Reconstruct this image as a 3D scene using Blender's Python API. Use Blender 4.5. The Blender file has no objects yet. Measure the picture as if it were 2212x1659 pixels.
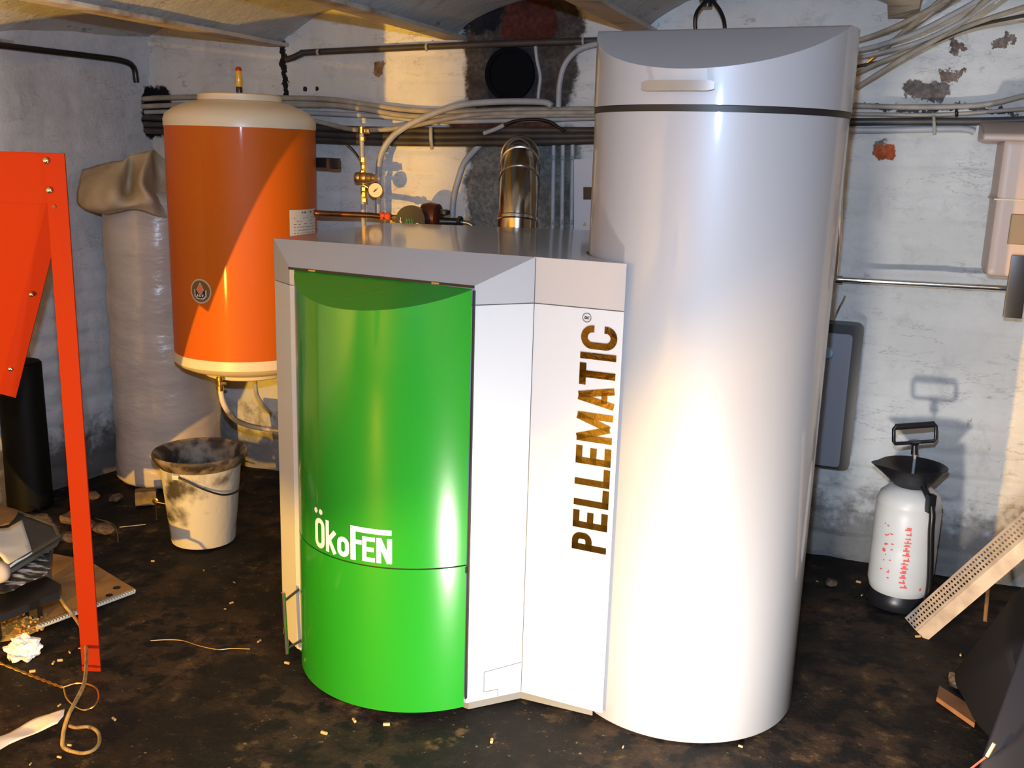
import bpy, bmesh, math, random
import numpy as np
from mathutils import Vector, Matrix, noise as mn
random.seed(7)
C = bpy.context.scene.collection
V = Vector
# ---------------------------------------------------------------- camera
F, TH, RO, H = 2164.71, 0.2274, 0.0296, 1.3152
IW, IH = 2212, 1659
fw = V((0, math.cos(TH), -math.sin(TH))); rt = V((1, 0, 0)); up = rt.cross(fw)
cr = rt*math.cos(RO) + up*math.sin(RO); cu = -rt*math.sin(RO) + up*math.cos(RO)
EYE = V((0, 0, H))
cd = bpy.data.cameras.new('camera'); cam = bpy.data.objects.new('camera', cd); C.objects.link(cam)
m = Matrix.Identity(4)
for i in range(3):
    m[i][0] = cr[i]; m[i][1] = cu[i]; m[i][2] = -fw[i]; m[i][3] = EYE[i]
cam.matrix_world = m
cd.sensor_width = 36; cd.lens = F/IW*36; cd.clip_start = .02
bpy.context.scene.camera = cam
# ---------------------------------------------------------------- world, lights, exposure
vs = bpy.context.scene.view_settings
vs.view_transform = 'Standard'; vs.look = 'None'; vs.gamma = 1; vs.use_curve_mapping = False
vs.exposure = 0.0
w = bpy.data.worlds.new('world'); bpy.context.scene.world = w; w.use_nodes = True
w.node_tree.nodes['Background'].inputs[0].default_value = (.45, .55, 1, 1)
w.node_tree.nodes['Background'].inputs[1].default_value = 0.004

def light(name, kind, loc, energy, col, size=.05, target=None, **kw):
    d = bpy.data.lights.new(name, kind); d.energy = energy; d.color = col
    if kind == 'AREA': d.shape = 'RECTANGLE'; d.size = size; d.size_y = kw.pop('size_y', size)
    else: d.shadow_soft_size = size
    for k, v in kw.items(): setattr(d, k, v)
    o = bpy.data.objects.new(name, d); C.objects.link(o); o.location = loc
    if target is not None:
        o.rotation_euler = (V(target)-V(loc)).to_track_quat('-Z', 'Y').to_euler()
    return o
light('camera_flash', 'POINT', (-.02, .05, 1.47), 185, (.52, .71, 1.0), .016)
light('halogen_lamp', 'POINT', (-2.00, -.45, .38), 800, (1.0, .52, .05), .015)
light('work_lamp', 'SPOT', (.34, 1.42, .10), 80, (1.0, .92, .82), .045, target=(.30, 2.5, .50), spot_size=math.radians(150), spot_blend=.35)

LAMP_B = Vector((-2.00, -.45, .38))
# ---------------------------------------------------------------- pixel ray helpers
def ray(x, y): return fw + cr*((x-IW/2)/F) - cu*((y-IH/2)/F)
def at_z(x, y, z=0.0):
    d = ray(x, y); return EYE + d*((z-H)/d.z)
def at_y(x, y, Y):
    d = ray(x, y); return EYE + d*(Y/d.y)
C0 = V((-1.48, 4.157, 0)); WD = V((.93921, -.34333, 0)); WN = V((-.34333, -.93921, 0))   # back wall
L0 = C0.copy(); LD = V((-.4584, -.8887, 0)); LN = V((.8887, -.4584, 0))                  # left wall
def on_plane(x, y, A, n):
    d = ray(x, y); return EYE + d*((A-EYE).dot(n)/d.dot(n))
def wp(x, y, off=0.02): return on_plane(x, y, C0+WN*off, WN)
def lp(x, y, off=0.02): return on_plane(x, y, L0+LN*off, LN)

# ---------------------------------------------------------------- materials
def nt(name):
    m = bpy.data.materials.new(name); m.use_nodes = True
    return m, m.node_tree.nodes, m.node_tree.links, m.node_tree.nodes['Principled BSDF']
def mat(name, col, rough=.5, metal=0, var=0, vscale=20, bump=0, bscale=60, coat=0, col2=None, detail=6, thr=(.35, .65), spec=.5, stretch=(1, 1, 1), aniso=0):
    m, N, L, b = nt(name)
    b.inputs['Base Color'].default_value = (*col, 1); b.inputs['Roughness'].default_value = rough
    b.inputs['Metallic'].default_value = metal; b.inputs['Coat Weight'].default_value = coat
    b.inputs['Coat Roughness'].default_value = .08; b.inputs['Specular IOR Level'].default_value = spec
    if var or col2 or bump:
        tc = N.new('ShaderNodeTexCoord'); mp = N.new('ShaderNodeMapping'); L.new(tc.outputs['Object'], mp.inputs[0])
        mp.inputs['Scale'].default_value = stretch
    if var or col2:
        n = N.new('ShaderNodeTexNoise'); n.inputs['Scale'].default_value = vscale; n.inputs['Detail'].default_value = detail
        L.new(mp.outputs[0], n.inputs['Vector'])
        r = N.new('ShaderNodeValToRGB'); r.color_ramp.elements[0].position = thr[0]; r.color_ramp.elements[1].position = thr[1]
        c2 = col2 if col2 else tuple(max(0, c*(1-var)) for c in col)
        r.color_ramp.elements[0].color = (*c2, 1); r.color_ramp.elements[1].color = (*col, 1)
        L.new(n.outputs['Fac'], r.inputs[0]); L.new(r.outputs[0], b.inputs['Base Color'])
    if bump:
        n2 = N.new('ShaderNodeTexNoise'); n2.inputs['Scale'].default_value = bscale; n2.inputs['Detail'].default_value = 5
        L.new(mp.outputs[0], n2.inputs['Vector'])
        bp = N.new('ShaderNodeBump'); bp.inputs['Strength'].default_value = bump; bp.inputs['Distance'].default_value = .01
        L.new(n2.outputs['Fac'], bp.inputs['Height']); L.new(bp.outputs[0], b.inputs['Normal'])
    return m

class G:   # tiny node graph helper
    def __init__(s, m): s.N = m.node_tree.nodes; s.L = m.node_tree.links
    def math(s, op, a, b=None, c=None, clamp=False):
        n = s.N.new('ShaderNodeMath'); n.operation = op; n.use_clamp = clamp
        for i, v in enumerate((a, b, c)):
            if v is None: continue
            if isinstance(v, (int, float)): n.inputs[i].default_value = v
            else: s.L.new(v, n.inputs[i])
        return n.outputs[0]
    def noise(s, vec, scale, detail=5, rough=.55, out='Fac'):
        n = s.N.new('ShaderNodeTexNoise'); n.inputs['Scale'].default_value = scale
        n.inputs['Detail'].default_value = detail; n.inputs['Roughness'].default_value = rough
        s.L.new(vec, n.inputs['Vector']); return n.outputs[out]
    def mix(s, fac, a, b):
        n = s.N.new('ShaderNodeMix'); n.data_type = 'RGBA'; n.clamp_factor = True
        for i, v in ((0, fac), (6, a), (7, b)):
            if isinstance(v, (int, float)): n.inputs[i].default_value = v
            elif isinstance(v, tuple): n.inputs[i].default_value = (*v, 1)
            else: s.L.new(v, n.inputs[i])
        return n.outputs[2]
    def ramp(s, v, lo, hi):   # smooth 0..1
        n = s.N.new('ShaderNodeMapRange'); n.interpolation_type = 'SMOOTHSTEP'
        n.inputs[1].default_value = lo; n.inputs[2].default_value = hi; s.L.new(v, n.inputs[0]); return n.outputs[0]

def wall_mat(name, base=(.66, .66, .64), patches=(), dirt=.3, seed=0.0, scratches=.5):
    """whitewashed rubble brick; patches = (cx, cz, rx, rz, colour, edge noise)"""
    m, N, L, b = nt(name); g = G(m)
    tc = N.new('ShaderNodeTexCoord'); mp = N.new('ShaderNodeMapping'); L.new(tc.outputs['Object'], mp.inputs[0])
    mp.inputs['Location'].default_value = (seed, 0, 0)
    P0 = tc.outputs['Object']; P = mp.outputs[0]
    big = g.noise(P, 2.2, 6, .6); med = g.noise(P, 14, 8, .65); fine = g.noise(P, 70, 6, .6)
    col = g.mix(g.ramp(big, .35, .7), tuple(c*.80 for c in base), base)
    st = N.new('ShaderNodeMapping'); L.new(P, st.inputs[0]); st.inputs['Scale'].default_value = (5, 5, 17); st.inputs['Rotation'].default_value = (0, .12, 0)
    scr = g.noise(st.outputs[0], 1.7, 9, .72)
    gate = g.ramp(g.noise(P, 3.1, 3), .48, .62)
    sm = g.math('MULTIPLY', g.ramp(scr, .575, .66), gate)
    col = g.mix(g.math('MULTIPLY', sm, scratches), col, (.10, .095, .09))
    # thin cracks and brick joints showing through the paint
    cm = N.new('ShaderNodeMapping'); L.new(P, cm.inputs[0]); cm.inputs['Scale'].default_value = (1.6, 1.6, 6.5)
    cn = g.noise(cm.outputs[0], 2.1, 7, .62)
    crack = g.math('SUBTRACT', 1, g.ramp(g.math('ABSOLUTE', g.math('SUBTRACT', cn, .5)), .0, .011))
    crack = g.math('MULTIPLY', crack, g.ramp(g.noise(P, 5.0, 4, .6), .47, .58))
    col = g.mix(g.math('MULTIPLY', crack, .25+.45*scratches, clamp=True), col, (.17, .16, .17))
    grime = g.math('MULTIPLY', g.ramp(g.noise(P, 6.5, 9, .75), .52, .66), .30)
    col = g.mix(grime, col, (.26, .26, .27))
    chip = g.math('MULTIPLY', g.ramp(med, .635, .67), g.ramp(g.noise(P, 2.0, 2), .48, .60))
    col = g.mix(g.math('MULTIPLY', chip, scratches), col, (.16, .12, .09))
    sep = N.new('ShaderNodeSeparateXYZ'); L.new(P0, sep.inputs[0])
    x, z = sep.outputs[0], sep.outputs[2]
    # damp and dirt rising from the floor
    low = g.math('SUBTRACT', g.math('MULTIPLY', med, .55), z)
    col = g.mix(g.math('MULTIPLY', g.ramp(low, -.02, .16), dirt*2, clamp=True), col, (.06, .05, .045))
    nz = g.noise(P, 9, 8, .7, out='Color'); sn = N.new('ShaderNodeSeparateColor'); L.new(nz, sn.inputs[0])
    wx = g.math('ADD', x, g.math('MULTIPLY', g.math('SUBTRACT', sn.outputs[0], .5), .16))
    wz = g.math('ADD', z, g.math('MULTIPLY', g.math('SUBTRACT', sn.outputs[1], .5), .16))
    tot = None
    for cx, cz, rx, rz, pc, e in patches:
        xx = g.math('ADD', g.math('MULTIPLY', x, 1-e), g.math('MULTIPLY', wx, e)) if e < 1 else wx
        zz = g.math('ADD', g.math('MULTIPLY', z, 1-e), g.math('MULTIPLY', wz, e)) if e < 1 else wz
        a = g.math('DIVIDE', g.math('ABSOLUTE', g.math('SUBTRACT', xx, cx)), rx)
        c = g.math('DIVIDE', g.math('ABSOLUTE', g.math('SUBTRACT', zz, cz)), rz)
        d = g.math('POWER', g.math('ADD', g.math('POWER', a, 4), g.math('POWER', c, 4)), .25)
        mask = g.math('SUBTRACT', 1, g.ramp(d, .93, 1.06))
        v = g.mix(g.ramp(fine, .3, .7), tuple(k*.6 for k in pc), tuple(min(1, k*1.25) for k in pc))
        v = g.mix(g.ramp(med, .42, .68), v, tuple(k*.45 for k in pc))
        col = g.mix(mask, col, v)
    L.new(col, b.inputs['Base Color']); b.inputs['Roughness'].default_value = .85
    b.inputs['Specular IOR Level'].default_value = .25
    hgt = g.math('ADD', g.math('MULTIPLY', med, 1.0), g.math('MULTIPLY', fine, .35))
    bp = N.new('ShaderNodeBump'); bp.inputs['Strength'].default_value = .5; bp.inputs['Distance'].default_value = .014
    L.new(hgt, bp.inputs['Height']); L.new(bp.outputs[0], b.inputs['Normal'])
    return m

# ---------------------------------------------------------------- mesh helpers
def mesh_obj(name, bm, m, parent=None, smooth=40, origin=None, **props):
    bmesh.ops.remove_doubles(bm, verts=bm.verts, dist=1e-6)
    bmesh.ops.recalc_face_normals(bm, faces=bm.faces)
    if smooth:
        a = math.radians(smooth)
        for f in bm.faces: f.smooth = True
        for e in bm.edges:
            if len(e.link_faces) == 2: e.smooth = e.calc_face_angle(0) < a
    if parent is not None:
        org = V((0, 0, 0)); p = parent
        while p is not None: org += p.location; p = p.parent
    elif origin is not None: org = V(origin)
    else:
        xs = [v.co for v in bm.verts]
        org = V(((min(c.x for c in xs)+max(c.x for c in xs))/2, (min(c.y for c in xs)+max(c.y for c in xs))/2, min(c.z for c in xs)))
    for v in bm.verts: v.co -= org
    me = bpy.data.meshes.new(name); bm.to_mesh(me); bm.free()
    o = bpy.data.objects.new(name, me); C.objects.link(o)
    if parent is not None: o.parent = parent
    else: o.location = org
    if isinstance(m, (list, tuple)):
        for k in m: me.materials.append(k)
    else: me.materials.append(m)
    for k, v in props.items(): o[k] = v
    return o
def thing(name, label, cat, loc, group=None):
    o = bpy.data.objects.new(name, None); C.objects.link(o); o.location = loc; o.empty_display_size = .05
    o['label'] = label; o['category'] = cat
    if group: o['group'] = group
    return o
def single(name, bm, m, label, cat, group=None, **k):
    o = mesh_obj(name, bm, m, **k); o['label'] = label; o['category'] = cat
    if group: o['group'] = group
    return o
def struct(name, bm, m, **k):
    o = mesh_obj(name, bm, m, **k); o['kind'] = 'structure'; return o
NB = bmesh.new
def bevel(bm, w, seg=2, ang=30):
    es = [e for e in bm.edges if len(e.link_faces) == 2 and e.calc_face_angle(0) > math.radians(ang)]
    if es: bmesh.ops.bevel(bm, geom=es, offset=w, segments=seg, profile=.7, affect='EDGES', clamp_overlap=True)
    return bm
def box(bm, c, s, rot=None, bev=0, seg=2):
    t = bmesh.new(); bmesh.ops.create_cube(t, size=1)
    for v in t.verts: v.co = V((v.co.x*s[0], v.co.y*s[1], v.co.z*s[2]))
    if bev: bevel(t, bev, seg)
    M = (rot if rot is not None else Matrix.Identity(3))
    for v in t.verts: v.co = M @ v.co + V(c)
    me = bpy.data.meshes.new('t'); t.to_mesh(me); t.free(); bm.from_mesh(me); bpy.data.meshes.remove(me)
    return bm
def frame_rot(xa, za=V((0, 0, 1))):
    xa = V(xa).normalized(); ya = V(za).cross(xa).normalized(); z2 = xa.cross(ya)
    return Matrix((xa, ya, z2)).transposed()
WR = frame_rot(WD)
def smooth_path(pts, n=8):
    pts = [V(p) for p in pts]
    if len(pts) < 3: return pts
    out = []
    P = [pts[0]*2-pts[1]] + pts + [pts[-1]*2-pts[-2]]
    for i in range(1, len(P)-2):
        for k in range(n):
            t = k/n
            out.append(.5*((2*P[i]) + (P[i+1]-P[i-1])*t + (2*P[i-1]-5*P[i]+4*P[i+1]-P[i+2])*t*t + (3*P[i]-P[i-1]-3*P[i+1]+P[i+2])*t**3))
    out.append(pts[-1]); return out
def tube(bm, pts, r, n=10, cap=True, sm=True, steps=8):
    p = smooth_path(pts, steps) if sm else [V(q) for q in pts]
    rr = r if isinstance(r, (list, tuple)) else None
    t0 = (p[1]-p[0]).normalized(); a = V((0, 0, 1)) if abs(t0.z) < .9 else V((1, 0, 0))
    nrm = t0.cross(a).normalized(); rings = []
    for i, q in enumerate(p):
        t = (p[min(i+1, len(p)-1)]-p[max(i-1, 0)]).normalized()
        nrm = (nrm - t*nrm.dot(t)).normalized(); bn = t.cross(nrm)
        R = r if rr is None else rr[0]+(rr[-1]-rr[0])*i/(len(p)-1) if len(rr) == 2 else rr[min(i, len(rr)-1)]
        rings.append([bm.verts.new(q + (nrm*math.cos(2*math.pi*k/n)+bn*math.sin(2*math.pi*k/n))*R) for k in range(n)])
    for A, B in zip(rings, rings[1:]):
        for k in range(n): bm.faces.new((A[k], A[(k+1) % n], B[(k+1) % n], B[k]))
    if cap: bm.faces.new(rings[0][::-1]); bm.faces.new(rings[-1])
    return bm
def lathe(bm, prof, c=(0, 0, 0), n=48, axis=None, cap=(True, True), jitter=None):
    """profile (r, h) around axis through c"""
    ax = V(axis).normalized() if axis is not None else V((0, 0, 1))
    a = V((1, 0, 0)) if abs(ax.x) < .9 else V((0, 1, 0))
    u = ax.cross(a).normalized(); v = ax.cross(u); rings = []
    if axis is None: u, v = V((1, 0, 0)), V((0, 1, 0))
    for r, h in prof:
        row = []
        for k in range(n):
            t = 2*math.pi*k/n; R = r*(1+(jitter(t, h) if jitter else 0))
            row.append(bm.verts.new(V(c)+ax*h+(u*math.cos(t)+v*math.sin(t))*R))
        rings.append(row)
    for A, B in zip(rings, rings[1:]):
        for k in range(n): bm.faces.new((A[k], A[(k+1) % n], B[(k+1) % n], B[k]))
    if cap[0]: bm.faces.new(rings[0][::-1])
    if cap[1]: bm.faces.new(rings[-1])
    return bm
def prism(bm, poly, z0, z1, top=None):
    """poly xy ccw list; top: function (x,y)->z"""
    lo = [bm.verts.new((p[0], p[1], z0)) for p in poly]
    hi = [bm.verts.new((p[0], p[1], top(p[0], p[1]) if top else z1)) for p in poly]
    n = len(poly)
    for i in range(n): bm.faces.new((lo[i], lo[(i+1) % n], hi[(i+1) % n], hi[i]))
    bm.faces.new(lo[::-1]); bm.faces.new(hi); return bm
def slab(bm, pts, thick, nrm):
    """polygon in space (list of points) given thickness along nrm"""
    a = [bm.verts.new(V(p)) for p in pts]; b = [bm.verts.new(V(p)+V(nrm)*thick) for p in pts]; n = len(pts)
    bm.faces.new(a); bm.faces.new(b[::-1])
    for i in range(n): bm.faces.new((a[i], b[i], b[(i+1) % n], a[(i+1) % n]))
    return bm

# ---------------------------------------------------------------- the materials
M = {}
M['silver'] = mat('silver lacquer', (.295, .305, .335), .46, .12, coat=.6, bump=.02, bscale=900)
M['silver_flat'] = mat('light grey lacquer', (.43, .44, .46), .45, .1, coat=.25, bump=.02, bscale=900)
M['silver_top'] = mat('polished silver lacquer', (.35, .355, .38), .30, .2, coat=.7, bump=.015, bscale=900)
M['handle'] = mat('champagne plastic', (.21, .20, .185), .35, .2, coat=.3)
M['green'] = mat('green lacquer', (.010, .20, .012), .25, 0, coat=.6)
M['black'] = mat('black rubber', (.006, .006, .007), .5)
M['blackp'] = mat('black plastic', (.010, .010, .012), .35)
M['dark'] = mat('dark grey metal', (.05, .05, .055), .5)
M['plinth'] = mat('grey plinth', (.13, .13, .12), .6)
M['flue'] = mat('flue steel', (.42, .38, .32), .16, 1)
M['chrome'] = mat('chrome', (.75, .75, .75), .14, 1)
M['foil'] = mat('mirror foil', (.17, .13, .09), .05, 1, bump=.03, bscale=60)
M['white_ink'] = mat('white print', (.80, .80, .80), .5)
M['black_ink'] = mat('black print', (.02, .02, .02), .5)
M['orange'] = mat('orange lacquer', (.52, .104, .004), .5, 0, coat=.12, spec=.2, bump=.08, bscale=400)
M['cream'] = mat('cream plastic', (.72, .62, .45), .35)
M['brass'] = mat('brass', (.62, .42, .15), .28, 1)
M['bronze'] = mat('dull brass', (.38, .28, .14), .42, .9)
M['copper'] = mat('old red pipe', (.09, .022, .012), .4, .3)
M['beige'] = mat('beige conduit', (.36, .32, .26), .5, var=.35, vscale=18)
M['greyc'] = mat('grey conduit', (.36, .37, .38), .45, var=.2, vscale=15)
M['darkc'] = mat('dirty dark pipe', (.055, .047, .042), .45, var=.5, vscale=12)
M['blackc'] = mat('black cable', (.008, .007, .007), .35)
M['redor'] = mat('orange red paint', (.20, .0125, .001), .7, 0, bump=.05, bscale=500, spec=.12)
M['steel'] = mat('bright steel', (.55, .54, .52), .2, 1)

# ================================================================ SETTING
def wl(x, y):
    P = wp(x, y, 0); return (P-C0).dot(WD), P.z
pt = []
def patch(x0, y0, x1, y1, colr, e=1.0):
    u0, z0 = wl(x0, y0); u1, z1 = wl(x1, y1)
    pt.append(((u0+u1)/2, (z0+z1)/2, abs(u1-u0)/2, abs(z0-z1)/2, colr, e))
patch(1005, -60, 1245, 262, (.075, .062, .054))
patch(1010, 262, 1250, 520, (.17, .165, .15))
patch(1055, 100, 1160, 225, (.035, .035, .045), .3)
patch(1085, 0, 1200, 92, (.085, .022, .015), .5)
patch(965, 245, 1200, 300, (.14, .055, .035), .9)
patch(1000, -40, 1085, 70, (.012, .012, .016))
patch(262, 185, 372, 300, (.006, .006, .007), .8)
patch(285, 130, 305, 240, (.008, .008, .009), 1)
patch(607, 88, 624, 215, (.012, .010, .010), .55)
patch(802, 136, 830, 160, (.30, .17, .075), .7)
patch(1888, 300, 1915, 345, (.18, .17, .15), .7)
patch(1890, 312, 1932, 348, (.42, .10, .035), .5)
patch(2060, 90, 2080, 112, (.17, .12, .10), 1)
patch(2140, 75, 2190, 100, (.19, .15, .13), 1)
patch(2035, 140, 2075, 175, (.20, .15, .12), 1)
patch(1960, 175, 2055, 212, (.17, .14, .13), 1)
patch(1860, 225, 2212, 240, (.07, .07, .075), 1)
patch(265, 305, 280, 325, (.01, .01, .012), .4)
patch(655, 186, 663, 196, (.02, .018, .018), .2)
patch(680, 186, 688, 195, (.02, .018, .018), .2)
M['wall'] = wall_mat('whitewashed brick back wall', (.64, .635, .61), pt, .35, 0)
lpt = []
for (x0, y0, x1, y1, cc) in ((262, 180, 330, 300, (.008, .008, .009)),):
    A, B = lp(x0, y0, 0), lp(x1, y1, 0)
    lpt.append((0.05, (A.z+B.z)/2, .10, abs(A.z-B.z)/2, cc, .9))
M['wall_l'] = wall_mat('whitewashed brick left wall', (.60, .60, .60), lpt, .45, 5.3, .35)
M['wall_o'] = wall_mat('brown grey brick other walls', (.16, .14, .12), (), .3, 9.1, .5)
M['ceil'] = wall_mat('sooty whitewashed vault', (.50, .49, .46), (), 0, 3.3, .75)

def wall_mesh(u0, u1, z0, z1, du=.010, rel=1.0, seed=0):
    bm = NB(); nu = int((u1-u0)/du); nz = int((z1-z0)/du); rows = []
    for j in range(nz+1):
        z = z0+(z1-z0)*j/nz; row = []
        for i in range(nu+1):
            u = u0+(u1-u0)*i/nu
            d = mn.fractal(V((u*4+seed, z*7, 1.3)), 1.0, 2.0, 4)*.007
            # brick courses, wavy, partly filled with paint
            zz = z + .012*mn.noise(V((u*1.6+seed, z*2, 4)))
            crs = zz/.082; fr = crs-math.floor(crs); jd = min(fr, 1-fr)*.082
            uu = u/.25 + (.5 if int(math.floor(crs)) % 2 else 0) + .15*mn.noise(V((u*2, z*3+seed, 8)))
            fu = uu-math.floor(uu); jv = min(fu, 1-fu)*.25
            k = max(0, .55+1.1*mn.noise(V((u*2.3+seed, z*2.3, 6))))
            d -= k*.011*(math.exp(-(jd/.010)**2)+.6*math.exp(-(jv/.011)**2))
            row.append(bm.verts.new((u, -d*rel, z)))
        rows.append(row)
    for A, B in zip(rows, rows[1:]):
        for i in range(nu): bm.faces.new((A[i], A[i+1], B[i+1], B[i]))
    return bm
def wall_obj(name, bm, m, org, xdir):
    o = mesh_obj(name, bm, m, smooth=180, origin=(0, 0, 0)); o['kind'] = 'structure'
    o.location = org; o.rotation_euler = (0, 0, math.atan2(xdir[1], xdir[0])); return o
wall_obj('wall_back', wall_mesh(-.25, 3.9, -.05, 2.15), M['wall'], C0, WD)
# left wall: local x runs from far front back to the corner
LLEN = 5.6
bmL = wall_mesh(-LLEN, 0.2, -.05, 2.15, .016, seed=3.7)
for v in bmL.verts: pass
wall_obj('wall_left', bmL, M['wall_l'], L0, -LD)
# remaining walls that close the cellar behind the camera
def plain_wall(name, a, b):
    a, b = V(a), V(b); d = (b-a).normalized(); bm = NB(); box(bm, ((b-a).length/2, .05, 1.0), ((b-a).length, .1, 2.3))
    o = mesh_obj(name, bm, M['wall_o'], origin=(0, 0, 0)); o['kind'] = 'structure'; o.location = a
    o.rotation_euler = (0, 0, math.atan2(d.y, d.x))
pR = C0+WD*3.85; 
plain_wall('wall_right', pR, pR+V((.343, .939, 0))*-5.9)
plain_wall('wall_front', pR+V((.343, .939, 0))*-5.4, pR+V((.343, .939, 0))*-5.4-WD*6.6)
# ceiling: shallow brick vaults between steel beams, perpendicular to the back wall
BU = [-.85, -.12, .605, 1.328, 2.002, 2.794, 3.55, 4.3]
BZ = [1.60, 1.63, 1.677, 1.695, 1.71, 1.743, 1.75, 1.75]
bm = NB(); DEP = 5.9; ND = 90
for i in range(len(BU)-1):
    n = 18; rows = []
    for j in range(ND+1):
        dd = -.06 + (DEP+.06)*j/ND; row = []
        for k in range(n+1):
            t = k/n; u = BU[i]+(BU[i+1]-BU[i])*t
            z = BZ[i]+(BZ[i+1]-BZ[i])*t + .125*math.sin(math.pi*t)**.8 + .008
            z += .010*mn.fractal(V((u*4, dd*3, 2.2)), 1, 2, 3)*(1 if 0 < k < n else 0)
            P = C0+WD*u+WN*dd; row.append(bm.verts.new((P.x, P.y, z)))
        rows.append(row)
    for A, B in zip(rows, rows[1:]):
        for k in range(n): bm.faces.new((A[k], B[k], B[k+1], A[k+1]))
struct('ceiling', bm, M['ceil'], smooth=60)
M['beam'] = mat('whitewashed rusty steel', (.50, .44, .36), .6, 0, col2=(.22, .15, .10), vscale=9, bump=.2, bscale=40, thr=(.3, .5))
for i, (u, z) in enumerate(zip(BU[1:7], BZ[1:7])):
    bm = NB(); c = C0+WD*u+WN*(DEP/2-.05)
    box(bm, (c.x, c.y, z+.004), (.085, DEP, .014), frame_rot(WD), .003)
    box(bm, (c.x, c.y, z+.07), (.010, DEP, .13), frame_rot(WD))
    struct('trim_%d' % (i+1), bm, M['beam'])
# floor
def floor_mat():
    m, N, L, b = nt('dark damp earth floor'); g = G(m)
    tc = N.new('ShaderNodeTexCoord'); P = tc.outputs['Object']
    big = g.noise(P, 2.6, 6, .62); med = g.noise(P, 13, 9, .68); fine = g.noise(P, 75, 6, .65)
    col = g.mix(g.ramp(big, .42, .62), (.005, .004, .0035), (.036, .021, .012))
    col = g.mix(g.math('MULTIPLY', g.ramp(med, .55, .68), g.ramp(g.noise(P, 4.5, 4), .44, .62)), col, (.12, .075, .030))
    col = g.mix(g.ramp(fine, .63, .71), col, (.19, .135, .065))
    col = g.mix(g.ramp(med, .52, .42), col, (.003, .0028, .003))
    L.new(col, b.inputs['Base Color']); b.inputs['Roughness'].default_value = .7; b.inputs['Specular IOR Level'].default_value = .25
    hgt = g.math('ADD', med, g.math('MULTIPLY', fine, .4))
    bp = N.new('ShaderNodeBump'); bp.inputs['Strength'].default_value = .7; bp.inputs['Distance'].default_value = .015
    L.new(hgt, bp.inputs['Height']); L.new(bp.outputs[0], b.inputs['Normal']); return m
M['floor'] = floor_mat()
bm = NB(); nx, ny = 230, 240; rows = []
def floor_z(x, y): return .005*mn.fractal(V((x*5, y*5, 0)), .8, 2.1, 5) - .005
for j in range(ny+1):
    y = -2.9+7.4*j/ny; row = []
    for i in range(nx+1):
        x = -4.2+7.2*i/nx; row.append(bm.verts.new((x, y, floor_z(x, y))))
    rows.append(row)
for A, B in zip(rows, rows[1:]):
    for i in range(nx): bm.faces.new((A[i], A[i+1], B[i+1], B[i]))
struct('floor', bm, M['floor'], smooth=180, origin=(0, 0, 0))
# round flue opening in the chimney breast
hc = wp(1103, 160, .004); bm = NB(); Rh = .074
lathe(bm, [(Rh+.016, .0), (Rh+.016, .016), (Rh, .018), (Rh-.002, .010), (0.001, .009)], hc, 40, WN, cap=(False, False))
M['soot'] = mat('soot', (.004, .004, .006), .95, spec=.1)
single('flue_opening', bm, M['soot'], 'round soot-black flue opening in the dark chimney breast', 'flue opening', origin=tuple(hc))

# ================================================================ BOILER
ZT = 1.09; ZS = .988; ZC = 1.03
SC = V((.4505, 2.3433)); SR = .2805
P1 = V((-.544, 2.41)); P2 = V((-.087, 2.168)); P3 = V((.044, 2.228)); P4 = V((.237, 2.141)); TL = V((-.600, 2.492))
BL = V((-.398, 3.147)); BR = V((.36, 3.065))
def arc_silo(R):
    out = []
    a0 = math.atan2(P4.y-SC.y, P4.x-SC.x) % (2*math.pi)
    a0 = math.degrees(a0)
    for k in range(13):
        a = math.radians(a0 - 4 - (a0-4-112)*k/12); out.append(V((SC.x+R*math.cos(a), SC.y+R*math.sin(a))))
    return out
boiler = thing('pellet_boiler', 'silver grey pellet boiler cabinet with curved green door, beside the tall round tank', 'boiler', (-.1, 2.6, 0))
body = [P1, P2, P3, P4] + arc_silo(SR+.006) + [BR, BL, TL]
bm = prism(NB(), body, .025, ZS-.002); mesh_obj('cabinet_body', bm, M['silver_flat'], boiler, 25)
inner = [P1+V((.04, .03)), P2+V((.005, .015)), P3+V((.0, .012)), P4+V((-.02, .03)), V((.10, 2.5)), V((.25, 3.0)), BL+V((.03, -.03)), TL+V((.05, .02))]
bm = prism(NB(), inner, 0, .03); mesh_obj('plinth', bm, M['plinth'], boiler)
# hood: side band with sloping fascia
def hood():
    bm = NB()
    def vv(p, z): return bm.verts.new((p.x, p.y, z))
    arc = arc_silo(SR+.006)
    ring = [P1, P2, P3, P4] + arc + [BR, BL, TL]
    lo = [vv(p, ZS) for p in ring]
    zt = {0: ZC, 1: ZC}
    hi = [vv(p, zt.get(i, ZT)) for i, p in enumerate(ring)]
    n = len(ring)
    for i in range(n): bm.faces.new((lo[i], lo[(i+1) % n], hi[(i+1) % n], hi[i]))
    bm.faces.new(lo[::-1])
    tlt = hi[-1]
    bm.faces.new((hi[0], hi[1], hi[2], tlt))       # fascia
    bm.faces.new([hi[2]] + hi[3:])                 # top
    return bm
bm = hood(); bmesh.ops.triangulate(bm, faces=[f for f in bm.faces if len(f.verts) > 6]); 
mesh_obj('hood', bm, M['silver_top'], boiler, 15)
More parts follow.
